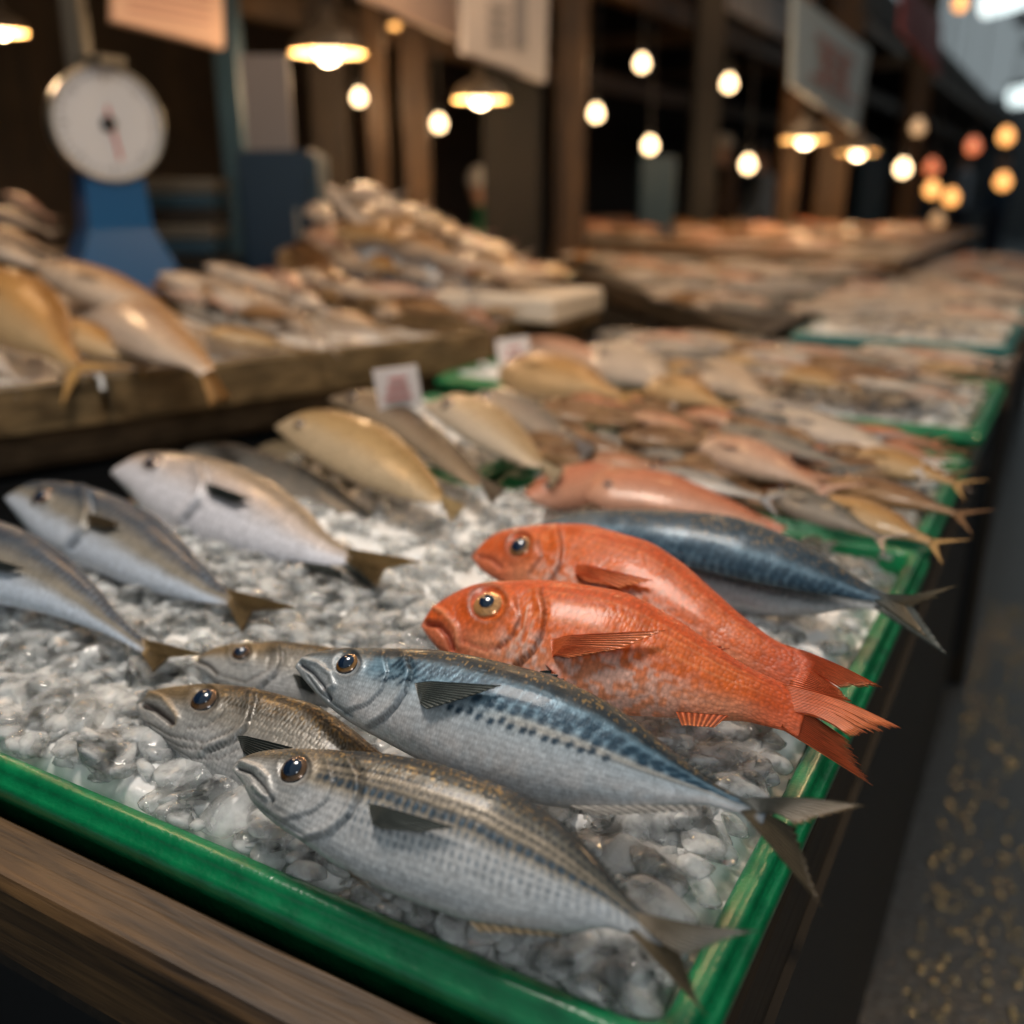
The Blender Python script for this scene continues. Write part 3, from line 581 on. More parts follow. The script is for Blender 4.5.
def wood(name, c1, c2, scale=9, rough=.5, axis=0, c0=None):
    m, nt, b = pmat(name, rough=rough); L = nt.links; tc = nd(nt, 'ShaderNodeTexCoord'); mp = nd(nt, 'ShaderNodeMapping')
    sc = [scale*6]*3; sc[axis] = scale*.35; mp.inputs['Scale'].default_value = sc; L.new(tc.outputs['Object'], mp.inputs[0])
    n = nd(nt, 'ShaderNodeTexNoise'); n.inputs['Scale'].default_value = 1; n.inputs['Detail'].default_value = 8; n.inputs['Distortion'].default_value = .6; L.new(mp.outputs[0], n.inputs['Vector'])
    n2 = nd(nt, 'ShaderNodeTexNoise'); n2.inputs['Scale'].default_value = 7; n2.inputs['Detail'].default_value = 4; L.new(tc.outputs['Object'], n2.inputs['Vector'])
    ad = nd(nt, 'ShaderNodeMath', operation='MULTIPLY_ADD'); ad.inputs[1].default_value = .35; L.new(n2.outputs[0], ad.inputs[0]); 
    ms = nd(nt, 'ShaderNodeMath', operation='MULTIPLY'); ms.inputs[1].default_value = .8; L.new(n.outputs[0], ms.inputs[0]); L.new(ms.outputs[0], ad.inputs[2])
    cr = nd(nt, 'ShaderNodeValToRGB'); e = cr.color_ramp.elements; e[0].position = .38; e[0].color = (*c1, 1); e[1].position = .72; e[1].color = (*c2, 1); L.new(ad.outputs[0], cr.inputs[0]); L.new(cr.outputs[0], b.inputs['Base Color'])
    bump(nt, b, n.outputs[0], .7, .002); return m
WOODX = wood('weathered_wood_x', (.009, .004, .0015), (.13, .066, .022), 26, .55, 0); WOODY = wood('weathered_wood_y', (.035, .020, .010), (.17, .10, .05), 9, .45, 1)
WOODZ = wood('post_wood', (.010, .006, .003), (.045, .026, .011), 5, .6, 2); PALEW = wood('crate_wood', (.05, .03, .010), (.24, .155, .07), 9, .5, 1)
ORW = wood('warm_board_wood', (.025, .011, .003), (.11, .055, .018), 5, .6, 2)
BLACK, _, _ = pmat('black_paint', (.012, .012, .013), .5)
WOODD = wood('dark_apron_wood', (.010, .007, .004), (.035, .022, .012), 9, .55, 1)
def tray(name, c, zt, mat, wall=.02, hgt=.0755, lip=.012):
    """c = four rim corners (outer), going round; a lofted open tray with a rolled double rim"""
    c = np.array([[p[0], p[1]] for p in c], float); ctr = c.mean(0)
    def ring(off, z, n=10):
        out = []
        for i in range(4):
            p0, p1, p2 = c[i-1], c[i], c[(i+1) % 4]; e1 = (p1-p0)/np.linalg.norm(p1-p0); e2 = (p2-p1)/np.linalg.norm(p2-p1)
            def inn(e): v = np.array([-e[1], e[0]]); return v if (ctr-p1)@v > 0 else -v
            q = p1+(inn(e1)+inn(e2))*off; r = .018
            for k in range(5):
                t = k/4; a_ = q-e1*r; b_ = q+e2*r; P = (1-t)**2*a_+2*t*(1-t)*q+t*t*b_; out.append((P[0], P[1], z))
        return out
    pr = [(.022, zt-hgt), (.016, zt-hgt+.004), (.014, zt-.030), (.010, zt-.028), (.004, zt-.026), (0, zt-.023), (-.001, zt-.012), (.002, zt-.009), (.0055, zt-.008), (.007, zt-.004), (.009, zt-.0008), (.013, zt), (wall, zt-.0006), (wall+.003, zt-.004), (wall+.006, zt-.04), (wall+.012, zt-hgt+.008), (wall+.06, zt-hgt+.006)]
    V = []; 
    for off, z in pr: V += ring(off, z)
    Fc = gridf(len(pr), 20, True).tolist(); Fc += [list(range(20)), list(reversed(range((len(pr)-1)*20, len(pr)*20)))]
    return mesh(name, V, Fc, mat, None, smooth=True, origin=(ctr[0], ctr[1], zt-hgt))
XR = -.098
TA = [(-1.10, .345), (XR, .345), (-.086, 1.165), (-1.03, 1.15)]
tag(tray('fish_tray', TA, .80, GREEN), 'large green plastic tray of ice in front, holding the blue mackerels and red snappers', 'tray')
TBk = [(-1.12, 1.19), (-.72, 1.165), (-.70, 1.66), (-1.12, 1.66)]
tag(tray('fish_tray', TBk, .80, GREEN), 'small green tray under the broad golden fish beside the wooden crate', 'tray')
TB = [(-.69, 1.18), (-.09, 1.18), (-.085, 1.66), (-.69, 1.66)]
tag(tray('fish_tray', TB, .80, GREEN), 'low green tray under the heap of small brown fish', 'tray')
TC = [(-1.135, 1.90), (-.08, 1.70), (-.075, 2.42), (-1.12, 2.62)]
TC = [(-1.135, 1.69), (-.075, 1.69), (-.068, 2.20), (-1.135, 2.20)]
tag(tray('fish_tray', TC, .83, GREEN, hgt=.105), 'green tray behind the brown heap, holding long silver and pink fish', 'tray')
TD = [(-.56, 2.37), (-.075, 2.37), (-.07, 3.30), (-.56, 3.30)]
tag(tray('fish_tray', TD, .875, TEAL, hgt=.10), 'dark teal tray heaped with pale fish, farther along the table', 'tray')
# table: planks, edge beams, legs
tb = bpy.data.objects.new('display_table', None); COL.objects.link(tb); tb.location = (-.62, 2.0, 0)
tag(tb, 'long weathered wooden stall table carrying the row of fish trays', 'table')
def W(o): o.parent = tb; o.matrix_parent_inverse = Matrix.Translation(-Vector((-.62, 2.0, 0))); return o
bb = MB()
for i in range(6): bb.box((-.205-i*.195, 1.335, .7075), (.19, 1.96, .03), bev=.003)
W(bb.build('tabletop', WOODY, smooth=False))
W(MB().box((-.68, .318, .735), (1.24, .050, .070), bev=.006).build('apron', WOODX))
W(MB().box((-.115, 1.335, .68), (.02, 1.97, .085), bev=.004).build('apron', WOODD))
W(MB().box((-.68, .345, .66), (1.20, .02, .08), bev=.004).build('apron', WOODD))
for x, y in ((-.15, .38), (-1.20, .38), (-.15, 2.25), (-1.20, 2.25)): W(MB().box((x, y, .32), (.07, .07, .64), bev=.005).build('leg', WOODZ))
W(MB().box((-.108, 1.335, .32), (.02, 1.94, .64)).build('side_panel', BLACK))
W(MB().box((-.68, .46, .33), (1.05, .02, .66)).build('shade_sheet', BLACK))  # black sheet added for the shade under the table
NB, _, _ = pmat('navy_plastic', (.006, .03, .07), .5)
tag(MB().box((-.50, .40, .44), (.16, .09, .12), bev=.008).box((-.50, .40, .505), (.175, .105, .012), bev=.003).build('storage_bin', NB, origin=(-.50, .40, .38)), 'navy plastic bin under the front edge of the table', 'bin')
#@@ICE
def ice_mat(name, tr, base, rough):
    m, nt, b = pmat(name, base, rough); L = nt.links
    b.inputs['Transmission Weight'].default_value = tr; b.inputs['IOR'].default_value = 1.31
    tc = nd(nt, 'ShaderNodeTexCoord'); n = nd(nt, 'ShaderNodeTexNoise'); n.inputs['Scale'].default_value = 55; n.inputs['Detail'].default_value = 5; L.new(tc.outputs['Object'], n.inputs['Vector'])
    n2 = nd(nt, 'ShaderNodeTexNoise'); n2.inputs['Scale'].default_value = 300; n2.inputs['Detail'].default_value = 3; L.new(tc.outputs['Object'], n2.inputs['Vector'])
    r = nd(nt, 'ShaderNodeMapRange'); r.inputs['From Min'].default_value = .35; r.inputs['From Max'].default_value = .65; r.inputs['To Min'].default_value = max(0, tr-.25); r.inputs['To Max'].default_value = min(1, tr+.25); L.new(n.outputs[0], r.inputs[0])
    if tr > 0: L.new(r.outputs[0], b.inputs['Transmission Weight'])
    p = bump(nt, b, n.outputs[0], .3, .003); bump(nt, b, n2.outputs[0], .25, .0012, p); return m
ICE = ice_mat('clear_ice', .74, (.93, .94, .93), .05); BED = ice_mat('packed_ice', 0, (.84, .83, .81), .25)
def ico(sub):
    import bmesh
    bm = bmesh.new(); bmesh.ops.create_icosphere(bm, subdivisions=sub, radius=1); V = np.array([v.co[:] for v in bm.verts]); Fc = np.array([[v.index for v in f.verts] for f in bm.faces]); bm.free(); return V, Fc
IV2, IF2 = ico(3); IV1, IF1 = ico(2)
def ice_height(x, y): return .786+.018*vnoise(x*5+3, y*5+1)+.016*ss(.5, .95, y)*ss(-.05, -.3, x)
def ice_bed(c, inset, zf, name='crushed_ice', n=(150, 130)):
    c = np.array(c); ctr = c.mean(0); c = ctr+(c-ctr)*(1-inset); u, v = np.meshgrid(np.linspace(0, 1, n[0]), np.linspace(0, 1, n[1]), indexing='ij')
    P = (c[0][None, None]*((1-u)*(1-v))[..., None]+c[1]*(u*(1-v))[..., None]+c[2]*(u*v)[..., None]+c[3]*((1-u)*v)[..., None])
    x, y = P[..., 0], P[..., 1]; edge = np.minimum(np.minimum(u, 1-u), np.minimum(v, 1-v)); z = zf(x, y)-.012+.010*vnoise(x*60, y*60)+.006*vnoise(x*130, y*130)-.02*ss(.03, 0, edge)
    return np.stack([x, y, z], -1).reshape(-1, 3), gridf(n[0], n[1], False), c
def chunks(c, cnt, zf, rmin, rmax, iv, iff, layers=.012):
    Vs = []; Fs = []; b = 0
    for k in range(cnt):
        u, v = R.rand(2); P = c[0]*(1-u)*(1-v)+c[1]*u*(1-v)+c[2]*u*v+c[3]*(1-u)*v
        r = rmin+(rmax-rmin)*R.rand()**1.6; r = min(r, .013) if P[1] < .392 or P[0] > -.142 else r; q = Matrix.Rotation(R.uniform(-.55, .25), 3, 'X') @ Matrix.Rotation(R.uniform(-.4, .4), 3, 'Y') @ Matrix.Rotation(R.rand()*6.28, 3, 'Z')
        e = np.array([1, R.uniform(.75, 1), R.uniform(.26, .5)]); V = iv*1.0
        o = R.rand(3)*50
        for _k in range(7):
            pn = R.randn(3); pn /= np.linalg.norm(pn); dd = R.uniform(.5, .85); ov = np.maximum(V@pn-dd, 0); V = V-ov[:, None]*pn*.93
        nz = vnoise(V[:, 0]*1.7+o[0]+V[:, 2], V[:, 1]*1.7+o[1]-V[:, 2])-.5; V = V*(1.12+.26*nz[:, None])*e*r
        V = V@np.array(q).T; z = zf(P[0], P[1])-layers*.7+layers*R.rand(); Vs.append(V+np.array([P[0], P[1], z])); Fs.append(iff+b); b += len(iv)
    return np.concatenate(Vs), np.concatenate(Fs)
V, Fc, cA = ice_bed(TA, .06, ice_height, n=(260, 220)); cA = cA.mean(0)+(cA-cA.mean(0))*.985
root = mesh('crushed_ice', V, Fc, BED, None, smooth=True, origin=(-.6, .75, .76)); tag(root, 'crushed clear ice filling the large green front tray under the fish', 'ice', kind='stuff')
cA = np.array([cA[0], cA[1], cA[2], cA[3]])
fr = np.array([cA[0], cA[1], cA[1]*.5+cA[2]*.5, cA[0]*.5+cA[3]*.5])
V1, F1 = chunks(fr, 1050, lambda a_, b_: ice_height(a_, b_)+.001, .012, .028, IV2, IF2); V2, F2 = chunks(cA, 1500, ice_height, .007, .018, IV1, IF1)
o = mesh('ice_chips', np.concatenate([V1, V2]), np.concatenate([F1, F2+len(V1)]), ICE, root, smooth=True, origin=(-.6, .75, .76)); o['kind'] = 'stuff'
def simple_ice(c, z, label, cnt=500, rr=.02):
    V, Fc, cc = ice_bed(c, .07, lambda x, y: z+.02*vnoise(np.asarray(x)*6, np.asarray(y)*6), n=(60, 50)); V2, F2 = chunks(cc, cnt, lambda x, y: z+.02*vnoise(x*6, y*6), .008, rr, IV1, IF1)
    F4 = np.concatenate([F2, F2[:, 2:3]], 1)
    ob = mesh('crushed_ice', V, Fc, BED, None, smooth=True, origin=V.mean(0)); mesh('ice_chips', V2, F2, BED, ob, smooth=True, origin=V.mean(0))['kind'] = 'stuff'
    tag(ob, label, 'ice', kind='stuff'); return ob
simple_ice(TBk, .785, 'crushed ice in the small green tray beside the wooden crate', 300)
simple_ice(TB, .775, 'crushed ice under the heap of small brown fish', 300)
simple_ice(TC, .815, 'crushed ice in the green tray behind the brown heap', 500)
simple_ice(TD, .86, 'crushed ice under the pale fish in the teal tray', 300)
#@@BACK
WHITE = {'gold': 'golden', 'goldpale': 'pale golden', 'pale': 'pale tan', 'pink': 'pink', 'red': 'orange-red', 'brown': 'small brown', 'silver': 'silvery', 'dark': 'dark grey', 'white': 'whitish'}
def heap(c, cnt, kinds, zf, L0, L1, where, ang=(-.5, .35), tilt=(5, 35), k=1.0):
    c = np.array(c, float); nu = int(math.sqrt(cnt*1.2)); nv = int(math.ceil(cnt/nu)); i = 0
    for a in range(nv):
        for b_ in range(nu):
            if i >= cnt: return
            i += 1; u = (b_+.5+R.uniform(-.45, .45))/nu; v = (a+.5+R.uniform(-.45, .45))/nv
            P = c[0]*(1-u)*(1-v)+c[1]*u*(1-v)+c[2]*u*v+c[3]*(1-u)*v; kd = kinds[R.randint(len(kinds))]
            th = R.uniform(*ang); L = R.uniform(L0, L1); z = zf(u, v)+R.uniform(0, .02)
            put(kd, np.array([P[0], P[1], z]), (math.cos(th), math.sin(th)), L, math.radians(R.uniform(*tilt)), '%s fish heaped %s' % (WHITE[kd], where), '%s fish %s' % (WHITE[kd], where), k=k, pit=R.uniform(-.12, .08))
# heap of brown fish behind the salmon ones
heap([(-.66, 1.20), (-.16, 1.20), (-.14, 1.62), (-.66, 1.62)], 84, ['brown', 'brown', 'brown', 'brown', 'dark', 'red'], lambda u, v: .815+.03*math.sin(math.pi*v), .13, .20, 'in the low tray behind the salmon-pink ones', ang=(-.45, .05))
for s, t, kd, lab in [((850, 452), (978, 490), 'gold', 'golden-tailed fish sticking out over the right table edge, topmost of its row'), ((830, 478), (985, 522), 'brown', 'brown fish whose tail juts over the right table edge, second in the row of tails'),
                      ((815, 500), (958, 552), 'gold', 'golden-brown fish whose tail juts over the right table edge just behind the green front tray'), ((770, 490), (905, 548), 'dark', 'dark slim fish lying along the rear right rim of the front tray'), ((700, 440), (850, 500), 'pink', 'pinkish slim fish lying across the middle of the brown heap'), ((640, 470), (790, 505), 'silver', 'silvery slim fish lying across the front of the brown heap')]:
    fpx(kd, s, t, .855, lab, 25)
# rear green tray
for s, t, kd, lab, k in [((512, 345), (640, 372), 'pink', 'pink fish just right of the white price card in the second green tray', 1.1), ((505, 366), (650, 404), 'gold', 'golden fish along the front-left rim of the second green tray', 1.1),
    ((585, 350), (705, 402), 'white', 'whitish fish between the pink and dark ones in the second green tray', 1.1), ((622, 340), (730, 384), 'dark', 'dark slim fish behind the whitish one in the second green tray', 1), ((690, 362), (800, 418), 'pale', 'long pale tan fish pointing down to the middle rim of the second green tray', .9),
    ((765, 412), (950, 474), 'white', 'long whitish fish at the front right of the second green tray', .8), ((740, 400), (905, 445), 'silver', 'long silvery fish just behind the long whitish one', .8), ((720, 425), (880, 478), 'dark', 'long dark fish in front of the long whitish one', .7),
    ((650, 382), (740, 412), 'gold', 'short golden fish at the middle of the second green tray front rim', 1.1)]:
    fpx(kd, s, t, .865, lab, 22, k)
heap([(-.62, 1.76), (-.14, 1.74), (-.14, 2.16), (-.9, 2.16)], 76, ['pink', 'brown', 'pale', 'white', 'dark', 'brown', 'gold'], lambda u, v: .86+.02*math.sin(math.pi*v), .14, .22, 'in the rear of the second green tray', ang=(-.5, .1))
# teal tray and the stands beyond
heap([(-.50, 2.42), (-.12, 2.42), (-.11, 3.25), (-.50, 3.25)], 40, ['white', 'silver', 'pale', 'pink'], lambda u, v: .895+.03*math.sin(math.pi*v), .16, .24, 'in the teal tray')
def stand(c, z, label, mat=WOODY, h=.07):
    root = bpy.data.objects.new('market_stand', None); COL.objects.link(root); c = np.array(c, float); m = c.mean(0); root.location = (m[0], m[1], 0)
    tag(root, label, 'stand'); inv = Matrix.Translation(-Vector((m[0], m[1], 0)))
    V = [(p[0], p[1], z-h) for p in c]+[(p[0], p[1], z-h*.4) for p in c]; Fc = [(3, 2, 1, 0), (4, 5, 6, 7)]+[(i, (i+1) % 4, 4+(i+1) % 4, 4+i) for i in range(4)]
    o = mesh('tabletop', V, Fc, mat, root, smooth=False); o.matrix_parent_inverse = inv
    for i in range(4):
        p, q = c[i], c[(i+1) % 4]; o = MB().beam((*p, z-h*.35), (*q, z-h*.35), .025, h, bev=.004).build('rim_board', mat, root); o.matrix_parent_inverse = inv
        r = p+(m-p)*.08; o = MB().box((r[0], r[1], (z-h)/2), (.07, .07, z-h), bev=.004).build('leg', WOODZ, root); o.matrix_parent_inverse = inv
        e = (q-p)/np.linalg.norm(q-p); o = MB().beam((*(p+(m-p)*.05), (z-h)*.55), (*(q+(m-q)*.05), (z-h)*.55), .02, (z-h)*.85).build('side_panel', BLACK, root); o.matrix_parent_inverse = inv
    return root
S3 = [(-.62, 2.37), (-1.16, 3.05), (-2.35, 4.55), (-.62, 4.40)]
stand(S3, .86, 'dark wooden stand with a slanting side behind the second green tray, heaped with mixed fish', WOODD)
heap([(-.67, 2.45), (-1.15, 3.10), (-2.22, 4.48), (-.66, 4.3)], 92, ['silver', 'pink', 'pale', 'white', 'dark', 'brown', 'dark'], lambda u, v: .885+.03*math.sin(math.pi*v), .2, .3, 'on the slanting dark stand')
S4 = [(-.585, 2.345), (-.08, 2.345), (-.10, 6.4), (-.585, 6.4)]
stand(S4, .803, 'long stand of pale and pink fish beside the aisle, beyond the teal tray')
heap([(-.52, 3.36), (-.1, 3.36), (-.14, 6.3), (-.52, 6.3)], 46, ['pink', 'white', 'pale', 'silver', 'red'], lambda u, v: .83+.02*math.sin(math.pi*v), .2, .3, 'on the aisle-side stand beyond the teal tray')
S5 = [(-2.5, 4.95), (-.63, 4.60), (-.62, 8.5), (-4.0, 8.5)]
stand(S5, .90, 'farthest large stand, heaped with orange and pink fish under the bulbs')
heap([(-2.45, 5.0), (-.7, 4.75), (-.7, 8.2), (-3.7, 8.2)], 76, ['red', 'pink', 'goldpale', 'dark', 'red', 'brown'], lambda u, v: .925+.05*math.sin(math.pi*v)*(.4+.6*(1-u)), .28, .45, 'on the farthest large stand')
# left tier: wooden crates on a second stand
S2 = [(-1.64, .55), (-1.135, 1.94), (-1.30, 2.9), (-2.9, 2.9)]
c1 = np.array([(-1.66, .52), (-1.135, 1.925), (-1.98, 2.24), (-2.5, .84)])
def crate(c, zt, label, h=.085):
    root = bpy.data.objects.new('wooden_crate', None); COL.objects.link(root); m = c.mean(0); root.location = (m[0], m[1], zt-h); inv = Matrix.Translation(-Vector(root.location)); tag(root, label, 'crate')
    def P(o): o.matrix_parent_inverse = inv
    for i in range(4):
        p, q = c[i], c[(i+1) % 4]
        if i == 0:
            md = p+(q-p)*.42; e = (q-p)*.004
            P(MB().beam((*p, zt-h/2), (*(md-e), zt-h/2), .026, h, bev=.004).build('front_board', PALEW, root)); P(MB().beam((*(md+e), zt-h/2), (*q, zt-h/2), .026, h, bev=.004).build('front_board', PALEW, root))
        else: P(MB().beam((*p, zt-h/2), (*q, zt-h/2), .026, h, bev=.004).build('side_board', PALEW, root))
    V = [(p[0], p[1], z) for z in (zt-h, zt-h+.015) for p in c]; P(mesh('bottom_board', V, [(3, 2, 1, 0), (4, 5, 6, 7)]+[(i, (i+1) % 4, 4+(i+1) % 4, 4+i) for i in range(4)], PALEW, root, smooth=False))
    return root
crate(c1, .895, 'long wooden crate of golden fish on the left, its front board catching warm light')
c2 = np.array([(-1.16, 2.02), (-1.25, 2.78), (-2.35, 2.95), (-2.2, 2.28)])
crate(c2, .90, 'wooden crate behind the long one, heaped high with pale golden fish')
st = [(-1.62, .50), (-1.155, 1.90), (-1.28, 2.8), (-2.6, 2.95)]
stand([(-1.70, .50), (-1.20, 1.88), (-2.0, 2.2), (-2.55, .80)], .81, 'low dark stand carrying the long wooden crate'); stand([(-1.20, 2.08), (-1.28, 2.74), (-2.3, 2.9), (-2.15, 2.34)], .815, 'low dark stand carrying the heaped wooden crate')
def quad_ice(c, z, label):
    V, Fc, cc = ice_bed(c, .06, lambda x, y: z+.015*vnoise(np.asarray(x)*6, np.asarray(y)*6), n=(60, 40)); o = mesh('crushed_ice', V, Fc, BED, None, smooth=True, origin=V.mean(0)); tag(o, label, 'ice', kind='stuff')
quad_ice(c1, .875, 'crushed ice in the long wooden crate'); _c = c2.mean(0)+(c2-c2.mean(0))*.95; _u, _v = np.meshgrid(np.linspace(0, 1, 60), np.linspace(0, 1, 50), indexing='ij'); _Q = _c[0]*((1-_u)*(1-_v))[..., None]+_c[1]*(_u*(1-_v))[..., None]+_c[2]*(_u*_v)[..., None]+_c[3]*((1-_u)*_v)[..., None]
_z = .865+.235*np.sin(math.pi*np.minimum(1, _v*.95+.05))*(1-.75*_u)*ss(0, .12, _u)+.012*vnoise(_u*40, _v*40)
tag(mesh('crushed_ice', np.concatenate([_Q, _z[..., None]], -1).reshape(-1, 3), gridf(60, 50, False), BED, None, smooth=True, origin=(*_c.mean(0), .86)), 'mound of crushed ice in the heaped wooden crate', 'ice', kind='stuff')
hero('cod', 'big pale fish with golden back, its tail drooping over the crate front board', 'fish',
  [(18, 280), (22, 275), (45, 280), (80, 288), (120, 295), (160, 311), (188, 333), (204, 352), (212, 366)], [(18, 286), (28, 300), (50, 318), (85, 336), (120, 350), (152, 362), (178, 366), (192, 370), (202, 378)], .945, math.radians(20),
  mk_gen((.58, .32, .12), (.74, .52, .36), (.86, .76, .70), None, .5), GENF, N=80, Mr=44, thick=.5, tail=[dict(root=[(208, 366), (202, 376)], tip=[(232, 402), (212, 410)], col=np.array([.5, .3, .12]), rays=10, th=.002, rise=-.03)])
for s, t, kd, lab, k, ds, dt in [((-30, 272), (100, 388), 'gold', 'fat golden fish at the left end of the long crate, cut by the frame edge', 1.25, 1.85, 1.62), ((45, 320), (160, 374), 'gold', 'small golden fish under the big pale one in the long crate', 1.15, 1.78, 1.72),
    ((38, 262), (228, 345), 'goldpale', 'golden-backed fish lying behind the big pale one in the long crate', 1.05, 1.98, 1.92), ((160, 272), (352, 345), 'pale', 'long pale tan fish with a bright glint, right half of the long crate', .9, 2.05, 1.95), ((205, 330), (320, 354), 'gold', 'brown-gold fish low against the crate front board', 1.0, 1.9, 1.93),
    ((180, 305), (290, 340), 'dark', 'grey fish between the long pale one and the brown-gold one', 1.1, 1.98, 1.92), ((205, 264), (310, 300), 'pale', 'short pale fish behind the long glinting one', 1.0, 2.15, 2.1), ((-25, 238), (70, 280), 'pale', 'pale fish at the far left behind the fat golden one', 1.2, 2.0, 2.0), ((-40, 330), (30, 392), 'white', 'whitish fish at the lower left corner of the long crate', 1.0, 1.66, 1.6)]:
    fpd(kd, s, t, ds, dt, lab, 22, k)
heap([(-1.32, 1.38), (-1.17, 1.86), (-1.85, 2.10), (-2.05, 1.55)], 26, ['pink', 'pale', 'brown', 'white', 'goldpale'], lambda u, v: .92+.07*math.sin(math.pi*min(1, v*1.1)), .2, .3, 'at the right end of the long crate', ang=(-.7, .1))
heap([(-1.75, .75), (-1.6, 1.3), (-2.2, 1.6), (-2.4, .9)], 18, ['gold', 'pale', 'white', 'pale'], lambda u, v: .92+.06*v, .22, .32, 'at the back of the long crate', ang=(-.7, .1))
heap([(-1.24, 2.08), (-1.3, 2.72), (-2.25, 2.88), (-2.15, 2.32)], 48, ['goldpale', 'pale', 'gold', 'white', 'pink'], lambda u, v: .93+.25*math.sin(math.pi*min(1, v*.95+.05))*(1-.75*u), .22, .34, 'on the high mound in the crate behind', ang=(-.9, -.1), tilt=(10, 40))
fpd('white', (328, 185), (405, 262), 2.75, 2.6, 'long whitish fish standing out at the top left of the high mound', 30, .8)
for s_, t_, kd, lab in [((-20, 205), (62, 236), 'pale', 'pale fish highest at the far left, beside the dial scale base'), ((-30, 226), (66, 256), 'goldpale', 'pale golden fish second from the top at the far left'), ((5, 192), (58, 222), 'pink', 'small pinkish fish on top at the far left'), ((-10, 246), (60, 262), 'white', 'whitish fish low in the far left pile, left of the scale base')]:
    fpd(kd, s_, t_, 2.75, 2.7, lab, 25, 1.0)
_k = ['goldpale', 'pale', 'pink', 'brown', 'white', 'gold']
for lay in range(3):
    for i in range(8):
        v = .06+i*.115+R.uniform(-.02, .02); u = .015+.045*lay; P = c2[0]*(1-u)*(1-v)+c2[1]*u*(1-v)+c2[2]*u*v+c2[3]*(1-u)*v
        z = .89+.215*math.sin(math.pi*min(1, v*.95+.05))*(.2+.36*lay); th = R.uniform(-.6, -.15); kd = _k[R.randint(6)]
        put(kd, np.array([P[0], P[1]-.01, z]), (math.cos(th), math.sin(th)), R.uniform(.22, .30), math.radians(50), '%s fish on the front slope of the high mound' % WHITE[kd], '%s fish on the mound front slope' % WHITE[kd], pit=R.uniform(-.2, .05))
# foam board box at the corner of the heaped crate
FOAM, _, _ = pmat('foam', (.72, .62, .50), .6)
P = at(530, 302, .93); tag(MB().box((P[0]-.03, P[1], .93), (.34, .30, .06), bev=.008).build('foam_box', FOAM, origin=(P[0], P[1], .90), smooth=False), 'cream foam box lid at the right corner of the heaped crate', 'box')
heap([(P[0]-.17, P[1]-.1), (P[0]+.1, P[1]-.1), (P[0]+.1, P[1]+.12), (P[0]-.17, P[1]+.12)], 6, ['gold', 'goldpale'], lambda u, v: .985, .22, .3, 'on the cream foam box lid', ang=(-.9, -.3))
# price cards
CARD, _, _ = pmat('card_paper', (.90, .80, .76), .7); INK, _, _ = pmat('red_ink', (.55, .08, .05), .6)
for (x, y, w, h, t, lab) in [(398, 388, 46, 42, 1.50, 'white price card standing between the speckled fish and the crate'), (514, 356, 34, 36, 2.1, 'white price card at the left corner of the second green tray'), (745, 436, 34, 26, 1.62, 'small cream price card among the brown fish')]:
    C_ = atd(x, y, t); ax = [rt, np.array([0, 0, 1.]), np.cross(rt, (0, 0, 1))]; W_, H_ = w/F*t, h/F*t
    r = bpy.data.objects.new('price_card', None); COL.objects.link(r); r.location = C_-np.array([0, 0, H_*.5+.03]); inv = Matrix.Translation(-r.location); tag(r, lab, 'card')
    a = [rt*.96+np.array([0, 0, .12]), np.array([-.12*rt[0], -.12*rt[1], .98]), ax[2]]
    o = MB().box(C_, (W_, H_, .004), a).build('card', CARD, r); o.matrix_parent_inverse = inv
    o = MB().tube([C_-np.array([0, 0, H_*.5+.05]), C_], .002).build('stick', WOODZ, r); o.matrix_parent_inverse = inv
    m = MB()
    for i in range(3): m.box(C_+ax[2]*.0035+np.array([0, 0, (i-1)*H_*.22]), (W_*(.6-.1*i), H_*.06, .002), a)
    o = m.build('lettering', INK, r); o.matrix_parent_inverse = inv
# ------------------------------------------------------------------ dial scale
BLUE, _, _ = pmat('blue_enamel', (.01, .09, .24), .35); CHROME, _, _ = pmat('scale_rim', (.35, .33, .28), .35, .8); FACE, _, _ = pmat('dial_face', (.62, .65, .70), .4)
T_ = 2.55; C_ = atd(108, 124, T_); z0 = .93
nrm = CAM-C_; nrm[2] = 0; nrm /= np.linalg.norm(nrm); nrm = nrm*.93+rt*.34; nrm /= np.linalg.norm(nrm); sd = np.cross((0, 0, 1), nrm)
sc = bpy.data.objects.new('dial_scale', None); COL.objects.link(sc); sc.location = (C_[0], C_[1], z0); inv = Matrix.Translation(-sc.location); tag(sc, 'big round dial scale with white face on a blue tapered base among the crate fish', 'scale')
def P(o): o.matrix_parent_inverse = inv; return o
r = .142
P(MB().lathe(C_, [(0.001, -.09), (r*.9, -.09), (r*1.0, -.06), (r*1.03, .0), (r*1.03, .012), (r*.98, .016), (r*.96, .004)], 48, nrm).build('housing', CHROME, sc, smooth=True))
P(MB().lathe(C_, [(r*.97, .003), (.001, .0032)], 48, nrm).build('dial_face', FACE, sc))
m = MB()
for k in range(40):
    a = 2*math.pi*k/40; d = sd*math.sin(a)+np.array([0, 0, 1.])*math.cos(a); l = .022 if k % 5 == 0 else .011; m.beam(C_+nrm*.005+d*(r*.88-l), C_+nrm*.005+d*r*.88, .003, .002, nrm)
P(m.build('tick_marks', BLACK, sc))
P(MB().beam(C_+nrm*.008+np.array([0, 0, r*.3]), C_+nrm*.008-np.array([0, 0, r*.62])+sd*.02, .007, .003, nrm).build('needle', INK, sc)); P(MB().lathe(C_, [(.020, .004), (.018, .014), (.001, .016)], 16, nrm).build('hub', BLACK, sc))
V = []
